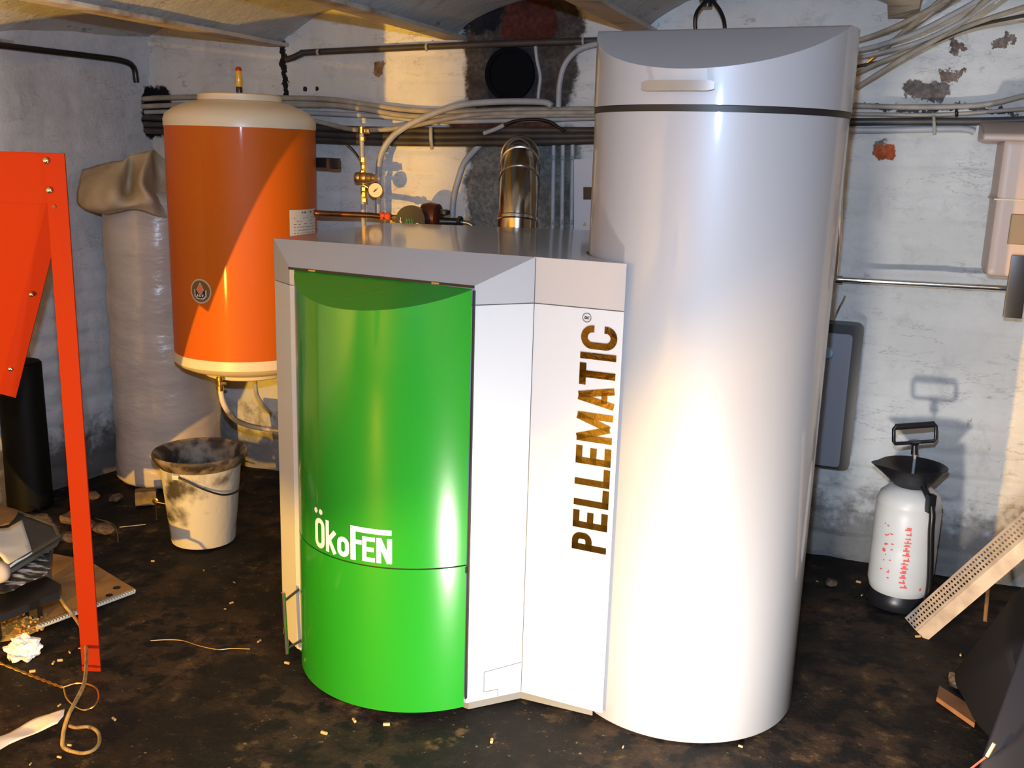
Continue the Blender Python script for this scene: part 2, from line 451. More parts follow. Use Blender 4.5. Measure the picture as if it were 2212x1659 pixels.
# dark seams (hood joint, cabinet corner, service cut-out)
def panel_pt(a, b, t, z, off=.0006):
    d = (b-a); n = V((d.y, -d.x)).normalized(); p = a+d*t+n*off; return V((p.x, p.y, z))
def seam(bm, a, b, t0, z0, t1, z1, w=.0014):
    n3 = V(((b-a).y, -(b-a).x, 0)).normalized()
    A, B = panel_pt(a, b, t0, z0, .0004), panel_pt(a, b, t1, z1, .0004); d = (B-A).normalized(); s = n3.cross(d)*w/2
    slab(bm, [A-s, A+s, B+s, B-s], .0004, n3)
bm = NB(); seam(bm, P2, P3, 0, ZS-.001, 1, ZS-.001); seam(bm, P3, P4, 0, ZS-.001, 1, ZS-.001)
seam(bm, P3, P4, .004, .027, .004, ZT-.002)
seam(bm, P2, P3, .99, .105, .31, .098); seam(bm, P2, P3, .31, .098, .31, .045); seam(bm, P2, P3, .31, .045, .57, .045); seam(bm, P2, P3, .57, .045, .57, .026)
mesh_obj('panel_seams', bm, M['dark'], boiler, 0)
# green curved doors
DC = V((-.230, 2.427)); DR = .300
def darc(a0, a1, n, R=DR): return [V((DC.x+R*math.sin(math.radians(a0+(a1-a0)*k/n)), DC.y-R*math.cos(math.radians(a0+(a1-a0)*k/n)))) for k in range(n+1)]
arc = darc(-85, 27.2, 56)
p1i, p2i = P1+V((.006, .0)), P2+V((-.006, -.004))
cd_ = (P2-P1).normalized(); cn = V((cd_.y, -cd_.x))
def ztop(x, y):
    d = (V((x, y))-P1).dot(cn); return ZC-.004-max(0, d)*.40
dpoly = [p1i] + arc + [p2i]
def curved_door(name, z0, z1, top=None):
    bm = prism(NB(), dpoly, z0, z1, top); bevel(bm, .0025, 2, 50)
    return mesh_obj(name, bm, M['green'], boiler, 30)
ud = curved_door('upper_door', .3845, 0, ztop)
ld = curved_door('lower_door', .020, .3810)
bm = prism(NB(), [DC+(p-DC)*.985 for p in arc]+[p2i+V((-.006, 0)), p1i], .379, .387); mesh_obj('door_gap', bm, M['black'], boiler, 30)
# dark gap line + hinge tabs under the fascia, slot at the right of the doors
bm = NB(); A = V((P1.x, P1.y, ZC-.003)); B = V((P2.x, P2.y, ZC-.003)); n3 = V((cn.x, cn.y, 0))
for p_, q_ in ((0, 1),):
    a, b = A.lerp(B, p_), A.lerp(B, q_); slab(bm, [a+n3*.001-V((0, 0, .002)), b+n3*.001-V((0, 0, .002)), b+n3*.001+V((0, 0, .0034)), a+n3*.001+V((0, 0, .0034))], .0035, n3)
box(bm, (P2.x-.001, P2.y-.004, .53), (.004, .006, .98), frame_rot((cd_.x, cd_.y, 0)))
mesh_obj('door_shadow_gap', bm, M['black'], boiler, 0)
for t in (.14, .81):
    c = A.lerp(B, t)+n3*.004+V((0, 0, .0005)); bm = box(NB(), c, (.020, .003, .0035), frame_rot((cd_.x, cd_.y, 0)))
    mesh_obj('hinge', bm, M['bronze'], boiler, 0)
bm = box(NB(), (P2.x-.008, P2.y-.004, .371), (.010, .010, .014), frame_rot((cd_.x, cd_.y, 0))); mesh_obj('door_catch', bm, M['black'], boiler, 0)
# left side handle bar
bm = NB(); h0 = at_y(612, 1280, 2.36); h1 = at_y(620, 1412, 2.36)
tube(bm, [h0, h1], .0055, 14, sm=False); ho = mesh_obj('side_handle', bm, M['chrome'], boiler, 40)
bm = NB(); a = at_y(617, 1296, 2.36); tube(bm, [a, a+V((.028, .055, .010))], .0035, 10, sm=False)
a = at_y(622, 1400, 2.36); tube(bm, [a, a+V((.035, .045, .006))], .0035, 10, sm=False); mesh_obj('handle_post', bm, M['dark'], ho, 40)

# ---- lettering helpers: strokes in letter units -> prisms through a mapping
def arcp(cx, cy, rx, ry, a0, a1, n=10):
    return [(cx+rx*math.cos(math.radians(a0+(a1-a0)*k/n)), cy+ry*math.sin(math.radians(a0+(a1-a0)*k/n))) for k in range(n+1)]
def stroke_quads(pts, w, closed=False):
    P = [V(p) for p in pts]; n = len(P); L_, R_ = [], []
    for i in range(n):
        if closed: a, b = P[(i-1) % n], P[(i+1) % n]
        else: a, b = P[max(i-1, 0)], P[min(i+1, n-1)]
        d1 = (P[i]-a); d2 = (b-P[i])
        if d1.length < 1e-9: d1 = d2
        if d2.length < 1e-9: d2 = d1
        d1.normalize(); d2.normalize(); n1 = V((-d1.y, d1.x)); n2 = V((-d2.y, d2.x)); nn = (n1+n2).normalized(); k = 1/max(.5, nn.dot(n1))
        L_.append(P[i]+nn*w/2*k); R_.append(P[i]-nn*w/2*k)
    out = []; rng = range(n if closed else n-1)
    for i in rng:
        j = (i+1) % n; out.append([L_[i], L_[j], R_[j], R_[i]])
    return out
def sub_quad(q, mx):
    """split a quad [L0,L1,R1,R0] along its length so that it can bend"""
    a, b, c, d = q; out = []
    n = max(1, int(max((b-a).length, (c-d).length)/mx))
    for k in range(n):
        s, t = k/n, (k+1)/n
        q2 = [a.lerp(b, s), a.lerp(b, t), d.lerp(c, t), d.lerp(c, s)]
        m_ = max(1, int((q2[0]-q2[3]).length/mx))
        for l in range(m_):
            s2, t2 = l/m_, (l+1)/m_
            out.append([q2[0].lerp(q2[3], s2), q2[1].lerp(q2[2], s2), q2[1].lerp(q2[2], t2), q2[0].lerp(q2[3], t2)])
    return out
def lay(bm, quads, fmap, mx=9):
    for q in quads:
        for s in sub_quad(q, mx):
            vs_ = [bm.verts.new(fmap(p.x, p.y, 1)) for p in s]
            try: bm.faces.new(vs_)
            except Exception: pass
def glyph(ch, w, t):
    """strokes of a condensed bold letter of height 1, width w, stem t"""
    h = t/2; S = []
    def q(*p, c=False, ww=t): S.extend(stroke_quads(list(p), ww, c))
    r = min(w/2-h, .28)
    if ch == 'P':
        q((h, 0), (h, 1)); q((0, 1-h), (w-h-r, 1-h), *arcp(w-h-r, 1-h-r*.9, r, r*.9, 85, 0), *arcp(w-h-r, .44+h+r*.9-.02, r, r*.9, 0, -90), (0, .44+h-.02))
    elif ch in 'E':
        q((h, 0), (h, 1)); q((0, 1-h), (w, 1-h)); q((0, .5), (w*.93, .5)); q((0, h), (w, h))
    elif ch == 'F':
        q((h, 0), (h, 1)); q((0, 1-h), (w, 1-h)); q((0, .5), (w*.93, .5))
    elif ch == 'L': q((h, 0), (h, 1)); q((0, h), (w, h))
    elif ch == 'I': q((h, 0), (h, 1))
    elif ch == 'T': q((w/2, 0), (w/2, 1)); q((0, 1-h), (w, 1-h))
    elif ch == 'A':
        q((h*1.05, 0), (w/2-.02, 1)); q((w-h*1.05, 0), (w/2+.02, 1)); q((w*.25, .27), (w*.75, .27), ww=t*.9)
    elif ch == 'M':
        q((h, 0), (h, 1)); q((w-h, 0), (w-h, 1)); q((h*1.1, 1), (w/2, .08)); q((w-h*1.1, 1), (w/2, .08)); 
    elif ch == 'N':
        q((h, 0), (h, 1)); q((w-h, 0), (w-h, 1)); q((h, .98), (w-h, .02), ww=t*1.05)
    elif ch == 'C':
        q((w-h, .64), (w-h, 1-h-r), *arcp(w-h-r, 1-h-r, r, r, 0, 90), *arcp(h+r, 1-h-r, r, r, 90, 180), *arcp(h+r, h+r, r, r, 180, 270), *arcp(w-h-r, h+r, r, r, 270, 360), (w-h, .36))
    elif ch in 'OoÖ':
        q(*(arcp(w/2, 1-h-r, w/2-h, r, 0, 180) + arcp(w/2, h+r, w/2-h, r, 180, 360)), c=True)
    elif ch == 'k':
        q((h, 0), (h, 1)); q((h, .33), (w-h*.9, .70)) ; q((t*1.0, .42), (w-h, 0))
    elif ch == 'R':
        q((h, 0), (h, 1)); q((0, 1-h), (w-h-r, 1-h), *arcp(w-h-r, 1-h-r*.8, r, r*.8, 90, -90), (0, 1-h-r*1.6)); q((w*.45, .5), (w-h, 0))
    elif ch == 'V': q((h, 1), (w/2, 0)); q((w-h, 1), (w/2, 0))
    return S
# PELLEMATIC: reads upwards on the flat front panel
n3p = V(((P4-P3).y, -(P4-P3).x, 0)).normalized(); dp = V(((P4-P3).x, (P4-P3).y, 0)); pl = dp.length; dp.normalize()
def pz(y, x=1252): return on_plane(x, y, V((P3.x, P3.y, 0)), n3p).z
capL, base = .548*pl, .945*pl; ch_ = base-capL
bm = NB()
for c, ya, yb in (('P', 1187, 1149), ('E', 1139, 1101), ('L', 1091, 1051), ('L', 1046, 1006), ('E', 1000, 961), ('M', 951, 888), ('A', 878, 829), ('T', 829, 782), ('I', 773, 759), ('C', 751, 700)):
    z0, z1 = pz(ya), pz(yb); wd = (z1-z0)/ch_
    def fm(x, y, k, z0=z0):   # letter x -> up, letter y -> towards the left of the panel
        p = V((P3.x, P3.y, 0)) + dp*(base-y*ch_) + n3p*.0012; p.z = z0+x*ch_; return p
    lay(bm, glyph(c, wd, .185 if c != 'I' else wd), fm)
mesh_obj('lettering', bm, M['foil'], boiler, 0, label='dark mirror foil lettering reading PELLEMATIC upwards')
bm = NB(); zc = pz(686, 1267); xc = (1267-1152)/191*pl
def fm(x, y, k):
    p = V((P3.x, P3.y, 0)) + dp*(xc-y) + n3p*.0012; p.z = zc+x; return p
rr_ = .0098
lay(bm, stroke_quads([(rr_*math.cos(a/12*math.pi), rr_*math.sin(a/12*math.pi)) for a in range(24)], .0014, True), fm)
lay(bm, [[V((p.x*.011-.0032, p.y*.011-.0055)) for p in q] for q in glyph('R', .6, .17)], fm)
mesh_obj('registered_mark', bm, M['black_ink'], boiler, 0)
# OekoFEN on the curved door
bm = NB(); zb_ = .3925
def cyl_map(c, R, a0, z0, sx=1.0, sz=1.0, off=.0009):
    def f(x, y, k):
        a = math.radians(a0+x*sx); return V((c.x+(R+off)*math.sin(a), c.y-(R+off)*math.cos(a), z0+y*sz))
    return f
K = 1/(DR*math.pi/180)   # metres -> degrees
def put(ch, a0, a1, z0, z1, t):
    hgt = z1-z0; wd = (a1-a0)/K/hgt
    lay(bm, [[V((p.x*hgt, p.y*hgt)) for p in q] for q in glyph(ch, wd, t/hgt)], cyl_map(DC, DR, a0, z0, K, 1), mx=.006)
tt = .0118
put('O', -48.3, -41.0, zb_, .467, tt); put('k', -40.2, -33.3, zb_, .470, tt*.95); put('o', -33.0, -26.3, zb_, .4415, tt)
for a_ in (-47.4, -43.7):
    bq = stroke_quads([(.0034*math.cos(i/8*math.pi), .0034*math.sin(i/8*math.pi)) for i in range(16)], .0068, True)
    lay(bm, bq, cyl_map(DC, DR, a_, .4835, K, 1))
def bar(a0, a1, z0, z1):
    q = [V((0, z1-z0)), V(((a1-a0)/K, z1-z0)), V(((a1-a0)/K, 0)), V((0, 0))]
    lay(bm, [q], cyl_map(DC, DR, a0, z0, K, 1), mx=.006)
bar(-25.6, -22.9, .3915, .4745); bar(-25.6, -6.1, .4620, .4745); bar(-25.6, -19.9, .4320, .4425)
put('E', -19.6, -13.6, .3935, .4535, .0105); put('N', -12.9, -5.9, .3935, .4540, .0115)
mesh_obj('lettering', bm, M['white_ink'], ud, 0, label='white company lettering on the green door')

# ================================================================ TALL ROUND TANK
tank = thing('pellet_tank', 'tall round silver grey pellet tank with slanted lid, right of the green door', 'tank', (SC.x, SC.y, 0))
c3 = (SC.x, SC.y, 0)
bm = lathe(NB(), [(SR-.012, .0), (SR-.002, .002), (SR, .006), (SR, 1.406), (SR-.02, 1.408)], c3, 128); mesh_obj('tank_body', bm, M['silver'], tank, 30)
bm = lathe(NB(), [(SR-.01, 1.404), (SR+.0015, 1.405), (SR+.0015, 1.4175), (SR-.01, 1.4185)], c3, 128); mesh_obj('gasket', bm, M['black'], tank, 30)
# slanted lid
LR = .2835; FA = -25; fa = math.radians(FA); fd = V((math.sin(fa), -math.cos(fa)))
def lid_z(x, y):
    d = LR-(V((x, y))-SC).dot(fd); return min(1.588, 1.487+.46*d)
bm = NB(); n = 144
ring = []
dt = (1.588-1.487)/.46; ca = math.degrees(math.acos(1-dt/LR))
angs = sorted(set([round(-180+360*k/n, 3) for k in range(n)] + [round(FA-ca, 3), round(FA+ca, 3)]))
pts = [V((SC.x+LR*math.sin(math.radians(a)), SC.y-LR*math.cos(math.radians(a)))) for a in angs]
lo = [bm.verts.new((p.x, p.y, 1.4185)) for p in pts]; hi = [bm.verts.new((p.x, p.y, lid_z(p.x, p.y))) for p in pts]
nn_ = len(pts)
for i in range(nn_): bm.faces.new((lo[i], lo[(i+1) % nn_], hi[(i+1) % nn_], hi[i]))
bm.faces.new(lo[::-1])
fr = [hi[i] for i, a in enumerate(angs) if FA-ca-.01 <= a <= FA+ca+.01]
ia = angs.index(round(FA-ca, 3)); ib = angs.index(round(FA+ca, 3))
bk = [hi[i % nn_] for i in range(ib, ia+nn_+1)]
bm.faces.new(fr); bm.faces.new(bk)
es = [e for e in bm.edges if len(e.link_faces) == 2 and e.calc_face_angle(0) > .25]
bmesh.ops.bevel(bm, geom=es, offset=.0025, segments=3, affect='EDGES', clamp_overlap=True)
lid = mesh_obj('lid', bm, M['silver'], tank, 25)
# lid handle
bm = NB(); a0, a1 = -41.5, -13.4
for k in range(24):
    pass
def cylp(a, R, z): a = math.radians(a); return V((SC.x+R*math.sin(a), SC.y-R*math.cos(a), z))
prof = [(-.0100, 0), (.0100, 0), (.0100, .006), (-.0100, .006)]
rings = []
for k in range(21):
    a = a0+(a1-a0)*k/20; e = 1-max(0, abs(k-10)-8.5)/1.5*.35
    # chord-like handle: flatter than the lid
    am = math.radians(a-(a0+a1)/2); R = LR+.024
    row = [bm.verts.new(cylp(a, R+q[1], 1.4535+q[0]*e)) for q in prof]; rings.append(row)
for A, B in zip(rings, rings[1:]):
    for k in range(4): bm.faces.new((A[k], A[(k+1) % 4], B[(k+1) % 4], B[k]))
bm.faces.new(rings[0][::-1]); bm.faces.new(rings[-1]); bevel(bm, .003, 3, 40)
mesh_obj('handle', bm, M['handle'], lid, 30)
bm = NB()
for a in (a0+1.8, a1-1.8): tube(bm, [cylp(a, LR-.002, 1.4535), cylp(a, LR+.026, 1.4535)], .006, 10, sm=False)
mesh_obj('handle_post', bm, M['handle'], lid, 30)

# ================================================================ WATER HEATER
HC = V((-.95, 3.52)); HR = .25; hz = (HC.x, HC.y, 0)
heater = thing('water_heater', 'orange cylindrical water heater with cream caps hung on the back wall', 'water heater', (HC.x, HC.y, .52))
bm = lathe(NB(), [(HR-.01, .598), (HR, .60), (HR, 1.372), (HR-.01, 1.374)], hz, 96); tankb = mesh_obj('jacket', bm, M['orange'], heater, 30)
bm = lathe(NB(), [(HR-.005, 1.366), (HR+.002, 1.368), (HR+.002, 1.392), (HR-.004, 1.408), (HR-.030, 1.428), (HR-.075, 1.446), (HR-.112, 1.455), (.140, 1.456), (.138, 1.474), (.132, 1.478), (.0, 1.478)], hz, 96); mesh_obj('top_cap', bm, M['cream'], heater, 35)
bm = lathe(NB(), [(HR-.005, .606), (HR+.002, .604), (HR+.002, .572), (HR-.012, .558), (HR-.04, .545), (HR-.085, .533), (.155, .530), (.150, .518), (.142, .514), (0, .513)], hz, 96); mesh_obj('bottom_cap', bm, M['cream'], heater, 35)
# printed label and round badge
bm = NB(); f = cyl_map(HC, HR, 0, 0, 1, 1, .001)
for k in range(10):
    a, b = 51+3.6*k, 51+3.6*(k+1); bm.faces.new([bm.verts.new(f(a, 1.008, 1)), bm.verts.new(f(b, 1.008, 1)), bm.verts.new(f(b, 1.106, 1)), bm.verts.new(f(a, 1.106, 1))])
lab = mesh_obj('paper_label', bm, mat('label paper', (.62, .60, .56), .6), heater, 180)
bm = NB(); f = cyl_map(HC, HR, 0, 0, 1, 1, .0018); random.seed(3)
for zz in (1.094, 1.077, 1.067, 1.057, 1.047, 1.037, 1.027, 1.018):
    a = 55 if zz < 1.09 else 64
    while a < (84 if zz < 1.09 else 76):
        l = random.uniform(1, 3.5); h_ = .002 if zz < 1.09 else .005
        if random.random() < .72: bm.faces.new([bm.verts.new(f(p, q, 1)) for p, q in ((a, zz), (a+l, zz), (a+l, zz+h_), (a, zz+h_))])
        a += l+random.uniform(.6, 2.4)
mesh_obj('print', bm, mat('grey print', (.12, .11, .11), .7), lab, 0)
BA, BZc, BRr = -20.3, .838, .041; KH = 1/(HR*math.pi/180)
def disc(bm, rx, ry, off, cx=0, cy=0, n=32):
    f = cyl_map(HC, HR, BA, BZc, KH, 1, off)
    for k in range(n):
        a, b = 2*math.pi*k/n, 2*math.pi*(k+1)/n
        bm.faces.new([bm.verts.new(f(cx, cy, 1)), bm.verts.new(f(cx+rx*math.cos(a), cy+ry*math.sin(a), 1)), bm.verts.new(f(cx+rx*math.cos(b), cy+ry*math.sin(b), 1))])
bm = NB(); disc(bm, BRr, BRr, .0010); badge = mesh_obj('round_badge', bm, mat('badge rim', (.50, .42, .30), .5), heater, 180)
bm = NB(); disc(bm, BRr-.005, BRr-.005, .0016); mesh_obj('badge_field', bm, mat('badge field', (.16, .075, .015), .5), badge, 180)
fb = lambda o: cyl_map(HC, HR, BA, BZc, KH, 1, o)
def poly_on(bm, pts, off): bm.faces.new([bm.verts.new(fb(off)(x, y, 1)) for x, y in pts])
bm = NB(); poly_on(bm, [(-.024, .006), (-.024, -.016), (-.014, -.027), (.012, -.027), (.024, -.016), (.024, .006), (.012, -.002), (-.012, -.002)], .0021)
poly_on(bm, [(-.017, .0), (0, .030), (.017, .0), (.009, -.010), (-.009, -.010)], .0022); mesh_obj('badge_outline', bm, mat('badge grey', (.50, .48, .44), .5), badge, 180)
bm = NB(); poly_on(bm, [(-.019, .003), (-.019, -.014), (-.012, -.022), (.010, -.022), (.019, -.014), (.019, .003), (.012, .003), (.007, -.008), (-.007, -.008), (-.013, .003)], .0027)
mesh_obj('badge_bowl', bm, mat('badge black', (.012, .006, .006), .5), badge, 180)
bm = NB(); poly_on(bm, [(-.011, .002), (-.009, .010), (0, .025), (.009, .010), (.011, .002), (.006, -.007), (-.006, -.007)], .0030)
mesh_obj('badge_flame', bm, mat('badge flame', (.75, .16, .05), .5), badge, 180)
bm = NB()
for i, c in enumerate('ACV'):
    f = lambda x, y, k, i=i: fb(.0033)(-.014+i*.0098+x*.009, -.0185+y*.009, 1)
    lay(bm, glyph(c, .85, .24), f)
mesh_obj('badge_letters', bm, M['white_ink'], badge, 0)
# bottom valve and hoses
v0 = at_y(474, 800, 3.36)
vt = thing('shutoff_valve', 'small brass valve fitting under the orange water heater', 'valve', tuple(v0-V((0, 0, .07))))
bm = NB(); lathe(bm, [(.009, 0), (.0125, 0), (.0125, .018), (.009, .02), (.009, .034), (.0115, .036), (.0115, .048), (.008, .05), (.008, .085)], v0-V((0, 0, .072)), 18); mesh_obj('valve_body', bm, M['brass'], vt, 40)
bm = NB(); tube(bm, [v0-V((0, 0, .045)), v0+V((.022, -.004, -.045))], .006, 8, sm=False); mesh_obj('spout', bm, M['bronze'], vt, 40)
bm = NB(); vb = v0-V((0, 0, .072)); tube(bm, [vb+V((0, 0, .01)), at_y(483, 872, 3.36), at_y(503, 902, 3.38), at_y(530, 917, 3.41), at_y(570, 926, 3.43), at_y(612, 931, 3.43), at_y(650, 930, 3.40)], .0095, 12)
single('water_hose', bm, mat('white hose', (.60, .53, .42), .45, col2=(.12, .12, .12), vscale=7, thr=(.42, .5)), 'pale flexible hose curving from the brass valve to behind the boiler', 'hose')
h2 = at_y(551, 812, 3.62); bm = NB(); tube(bm, [h2+V((0, 0, .02)), at_y(552, 835, 3.62), at_y(556, 855, 3.64), at_y(566, 872, 3.66), at_y(578, 886, 3.72), at_y(585, 892, 3.78)], .0075, 12)
single('water_hose', bm, M['greyc'], 'short thin grey hose dropping from the middle of the water heater', 'hose')
# steel bracket between heater and wall
bk0 = at_y(718, 352, 3.60); bm = NB()
box(bm, bk0+V((-.06, 0, 0)), (.19, .022, .034), frame_rot(WD), .002); box(bm, bk0+V((.012, 0, -.006)), (.03, .024, .03), frame_rot(WD), .002)
box(bm, bk0+V((-.10, .12, 0)), (.03, .24, .03), frame_rot(WD))
br = single('wall_bracket', bm, M['blackp'], 'black steel wall bracket sticking out right of the water heater', 'bracket')
bm = lathe(NB(), [(.006, 0), (.006, .004), (.004, .006), (.0005, .007)], at_y(724, 351, 3.585), 12, (0, -1, 0)); mesh_obj('bolt', bm, M['steel'], br)
# screwdriver standing in the top of the heater
s0 = V((HC.x+.005, 3.50, 1.477)); s0 = V((at_y(517, 205, 3.50).x, 3.50, 1.476))
sd = thing('screwdriver', 'yellow, red and black handled tool standing on the water heater top', 'tool', tuple(s0))
bm = lathe(NB(), [(.0095, 0), (.0105, .004), (.0105, .022), (.009, .027)], s0, 16); mesh_obj('collar', bm, M['blackp'], sd)
bm = lathe(NB(), [(.0100, .026), (.0115, .032), (.0115, .074), (.0105, .078)], s0, 8); mesh_obj('grip', bm, mat('yellow grip', (.75, .38, .03), .2, coat=.5), sd, 50)
bm = lathe(NB(), [(.0105, .077), (.0105, .084), (.007, .090), (.0, .091)], s0, 16); mesh_obj('end_cap', bm, mat('red cap', (.45, .02, .01), .35), sd)

# ================================================================ WRAPPED ROLL + SACK
bc = V((-1.375, 3.875, 0)); BRD = .205
def bagj(t, h):
    return .022*mn.noise(V((math.cos(t)*2, math.sin(t)*2, h*2.2))) + .010*mn.ridged_multi_fractal(V((math.cos(t)*1.5+4, math.sin(t)*1.5, h*7+.6*math.sin(t))), 1, 2.1, 3, .9, 2)*.35 + .003*mn.noise(V((math.cos(t)*3, math.sin(t)*3, h*45)))
bm = lathe(NB(), [(BRD*.90, .0), (BRD*.99, .02)]+[(BRD*(.985+.012*math.sin(k*.21)), .02+1.08*k/150) for k in range(1, 151)]+[(BRD*.8, 1.13), (.02, 1.15)], bc, 120, jitter=bagj)
M['film'] = mat('cloudy wrapping film', (.52, .45, .40), .26, 0, coat=.3, col2=(.43, .38, .34), vscale=5, stretch=(1, 1, 2.2), bump=.22, bscale=12)
bn = [x for x in M['film'].node_tree.nodes if x.type == 'BUMP'][0]; bn.inputs['Distance'].default_value = .03
roll = thing('wrapped_roll', 'tall roll wrapped in cloudy plastic film standing in the left corner', 'roll', tuple(bc))
mesh_obj('film_wrap', bm, M['film'], roll, 180)
# crumpled sack folded over the top
M['sack'] = mat('grubby cream sack', (.50, .40, .27), .7, 0, col2=(.36, .27, .15), vscale=7, bump=.2, bscale=25)
def crumple(name, outline, Y, depth, m, parent=None, back=False):
    pass
bm = NB(); Yb = 3.72
front = [(165, 375), (300, 345), (262, 352), (318, 328), (362, 326)]
def sheet(bm, rows, sub=5):
    """rows of (x, y, Y) pixel/depth samples, spline smoothed into a surface"""
    R = [smooth_path([at_y(*p) for p in r], sub) for r in rows]
    cols = len(R[0]); full = []
    for c in range(cols): full.append(smooth_path([R[r][c] for r in range(len(R))], sub))
    vsx = [[bm.verts.new(p) for p in col] for col in full]
    for a, b in zip(vsx, vsx[1:]):
        for i in range(len(a)-1): bm.faces.new((a[i], a[i+1], b[i+1], b[i]))
    return bm
sheet(bm, [
    [(176, 364, 3.84), (215, 352, 3.80), (262, 348, 3.72), (285, 335, 3.74), (320, 326, 3.72), (338, 330, 3.76), (366, 352, 3.82)],
    [(170, 392, 3.76), (212, 385, 3.66), (258, 380, 3.66), (284, 372, 3.76), (312, 362, 3.65), (340, 372, 3.80), (372, 385, 3.80)],
    [(165, 420, 3.74), (205, 425, 3.62), (250, 418, 3.60), (282, 408, 3.73), (306, 400, 3.60), (335, 410, 3.75), (378, 415, 3.76)],
    [(168, 440, 3.74), (206, 449, 3.62), (250, 444, 3.60), (290, 436, 3.62), (326, 436, 3.60), (350, 442, 3.70), (382, 440, 3.74)],
    [(190, 452, 3.74), (215, 458, 3.66), (250, 459, 3.64), (290, 452, 3.64), (326, 462, 3.64), (352, 466, 3.68), (384, 472, 3.74)]], 6)
for v in bm.verts: v.co += V((mn.noise(v.co*9), -abs(mn.noise(v.co*14+V((3, 1, 0)))), mn.noise(v.co*11+V((1, 5, 0)))))*.013
for f_ in list(bm.faces): pass
sk = mesh_obj('sack_cover', bm, M['sack'], roll, 180, label='grubby cream sack folded over the top of the roll')
sm_ = sk.modifiers.new('solid', 'SOLIDIFY'); sm_.thickness = .006; sm_.offset = 1
# the sheet ends are closed down to the roll top by a crumpled body
bm = lathe(NB(), [(BRD*.95, 1.04), (BRD*.92, 1.10), (BRD*.72, 1.14), (BRD*.52, 1.17), (BRD*.3, 1.19), (.005, 1.195)], bc+V((.0, .03, 0)), 60, jitter=lambda t, h: .10*mn.noise(V((math.cos(t)*2, math.sin(t)*2, h*7))))
mesh_obj('sack_inside', bm, M['sack'], roll, 180)

# ================================================================ BUCKET
bk = V((-1.035, 3.205, 0)); bucket = thing('bucket', 'dirty white builder bucket with soot stained rim on the floor', 'bucket', tuple(bk))
M['bucket'] = mat('dirty white plastic', (.48, .47, .43), .5, 0, col2=(.05, .042, .035), vscale=6, detail=10, thr=(.36, .46), bump=.2, bscale=50)
M['rimdirt'] = mat('soot stained rim', (.20, .16, .12), .6, 0, col2=(.025, .018, .014), vscale=16, detail=9, thr=(.42, .58), bump=.3, bscale=50)
bm = lathe(NB(), [(.096, .0), (.104, .003), (.106, .01), (.130, .26), (.134, .285), (.138, .288)], bk, 64, cap=(True, False))
wob = lambda t, h: .02*math.cos(2*t)
mesh_obj('pail', bm, M['bucket'], bucket, 40)
bm = lathe(NB(), [(.131, .270), (.142, .282), (.153, .300), (.156, .310), (.152, .316), (.140, .310), (.130, .296), (.124, .26), (.112, .11), (.001, .105)], bk, 64, cap=(False, False)); mesh_obj('rim', bm, M['rimdirt'], bucket, 60)
bm = NB(); tube(bm, [bk+V((-.03, -.134, .262)), bk+V((.0, -.137, .250)), bk+V((.05, -.128, .222)), bk+V((.10, -.096, .195)), bk+V((.128, -.03, .185)), bk+V((.138, .02, .20))], .0032, 8)
mesh_obj('bail_handle', bm, M['blackc'], bucket, 60)
bm = box(NB(), bk+V((-.04, -.132, .262)), (.022, .008, .016), None, .002); mesh_obj('handle_ear', bm, M['bucket'], bucket)

# small brass cock and dirty block behind the bucket
g0 = at_z(312, 1092, 0); bm = box(NB(), g0+V((0, .02, .028)), (.075, .05, .055), Matrix.Rotation(.3, 3, 'Z'), .006)
bl = single('wood_block', bm, mat('dirty yellow wood', (.22, .15, .05), .7, col2=(.05, .03, .015), vscale=18), 'small dirty yellow block on the floor left of the bucket', 'block')
bm = NB(); a = at_y(336, 1082, 3.36); lathe(bm, [(.011, 0), (.011, .003), (.005, .004), (.005, .008)], a, 16, (0, -1, 0)); tube(bm, [a+V((0, -.008, 0)), a+V((.045, -.01, -.008))], .0028, 8, sm=False)
tube(bm, [a, a-V((0, 0, a.z-.002))], .004, 6, sm=False)
single('brass_cock', bm, M['brass'], 'tiny brass tap stub between the yellow block and the bucket', 'tap')

# ================================================================ ORANGE HOPPER FRAME
hp = thing('hopper_frame', 'bright orange steel hopper stand with bolted corner leg at the left edge', 'hopper', (-1.2, 2.35, 0))
Yh = 2.31
lt, lb = at_y(140, 331, Yh), at_y(212, 1446, Yh); lt2, lb2 = at_y(95, 331, Yh), at_y(172, 1453, Yh)
lx, ltop = lt.x, lt.z
bm = NB(); LW = .047
box(bm, (lx-LW/2, Yh, ltop/2), (LW, .005, ltop), None, .001); box(bm, (lx-LW+.0025, Yh+.014 , ltop/2), (.005, .028, ltop), None, .001)
mesh_obj('leg', bm, M['redor'], hp, 30)
# upper apron plate (behind the leg) and sloping hopper side
ax0 = lx-1.0  # apron stretched out of view to block the lamp from the left wall
zA = at_y(105, 440, Yh).z
bm = NB(); slab(bm, [(ax0, Yh+.006, ltop), (lx-.004, Yh+.006, ltop), (lx-.004, Yh+.006, zA), (ax0, Yh+.006, zA)], .003, V((0, 1, 0)))
box(bm, ((ax0+lx-.05)/2, Yh+.02, ltop-.003), (lx-.05-ax0, .03, .003)); mesh_obj('apron', bm, M['redor'], hp, 30)
e0 = V((lx-.055, Yh+.012, zA)); e1 = at_y(0, 850, Yh+.10)
e1b = V((-1.422, e1.y+.08, .32)); e2b = V((-1.64, e1.y+.12, .13))
bm = NB(); slab(bm, [e0+V((-.95, 0, 0)), e0, e1, e1b, e2b, e2b+V((-.12, 0, 0)), e1b+V((-.55, 0, .1))], .003, V((0, 1, 0)))
mesh_obj('funnel_side', bm, M['redor'], hp, 30)
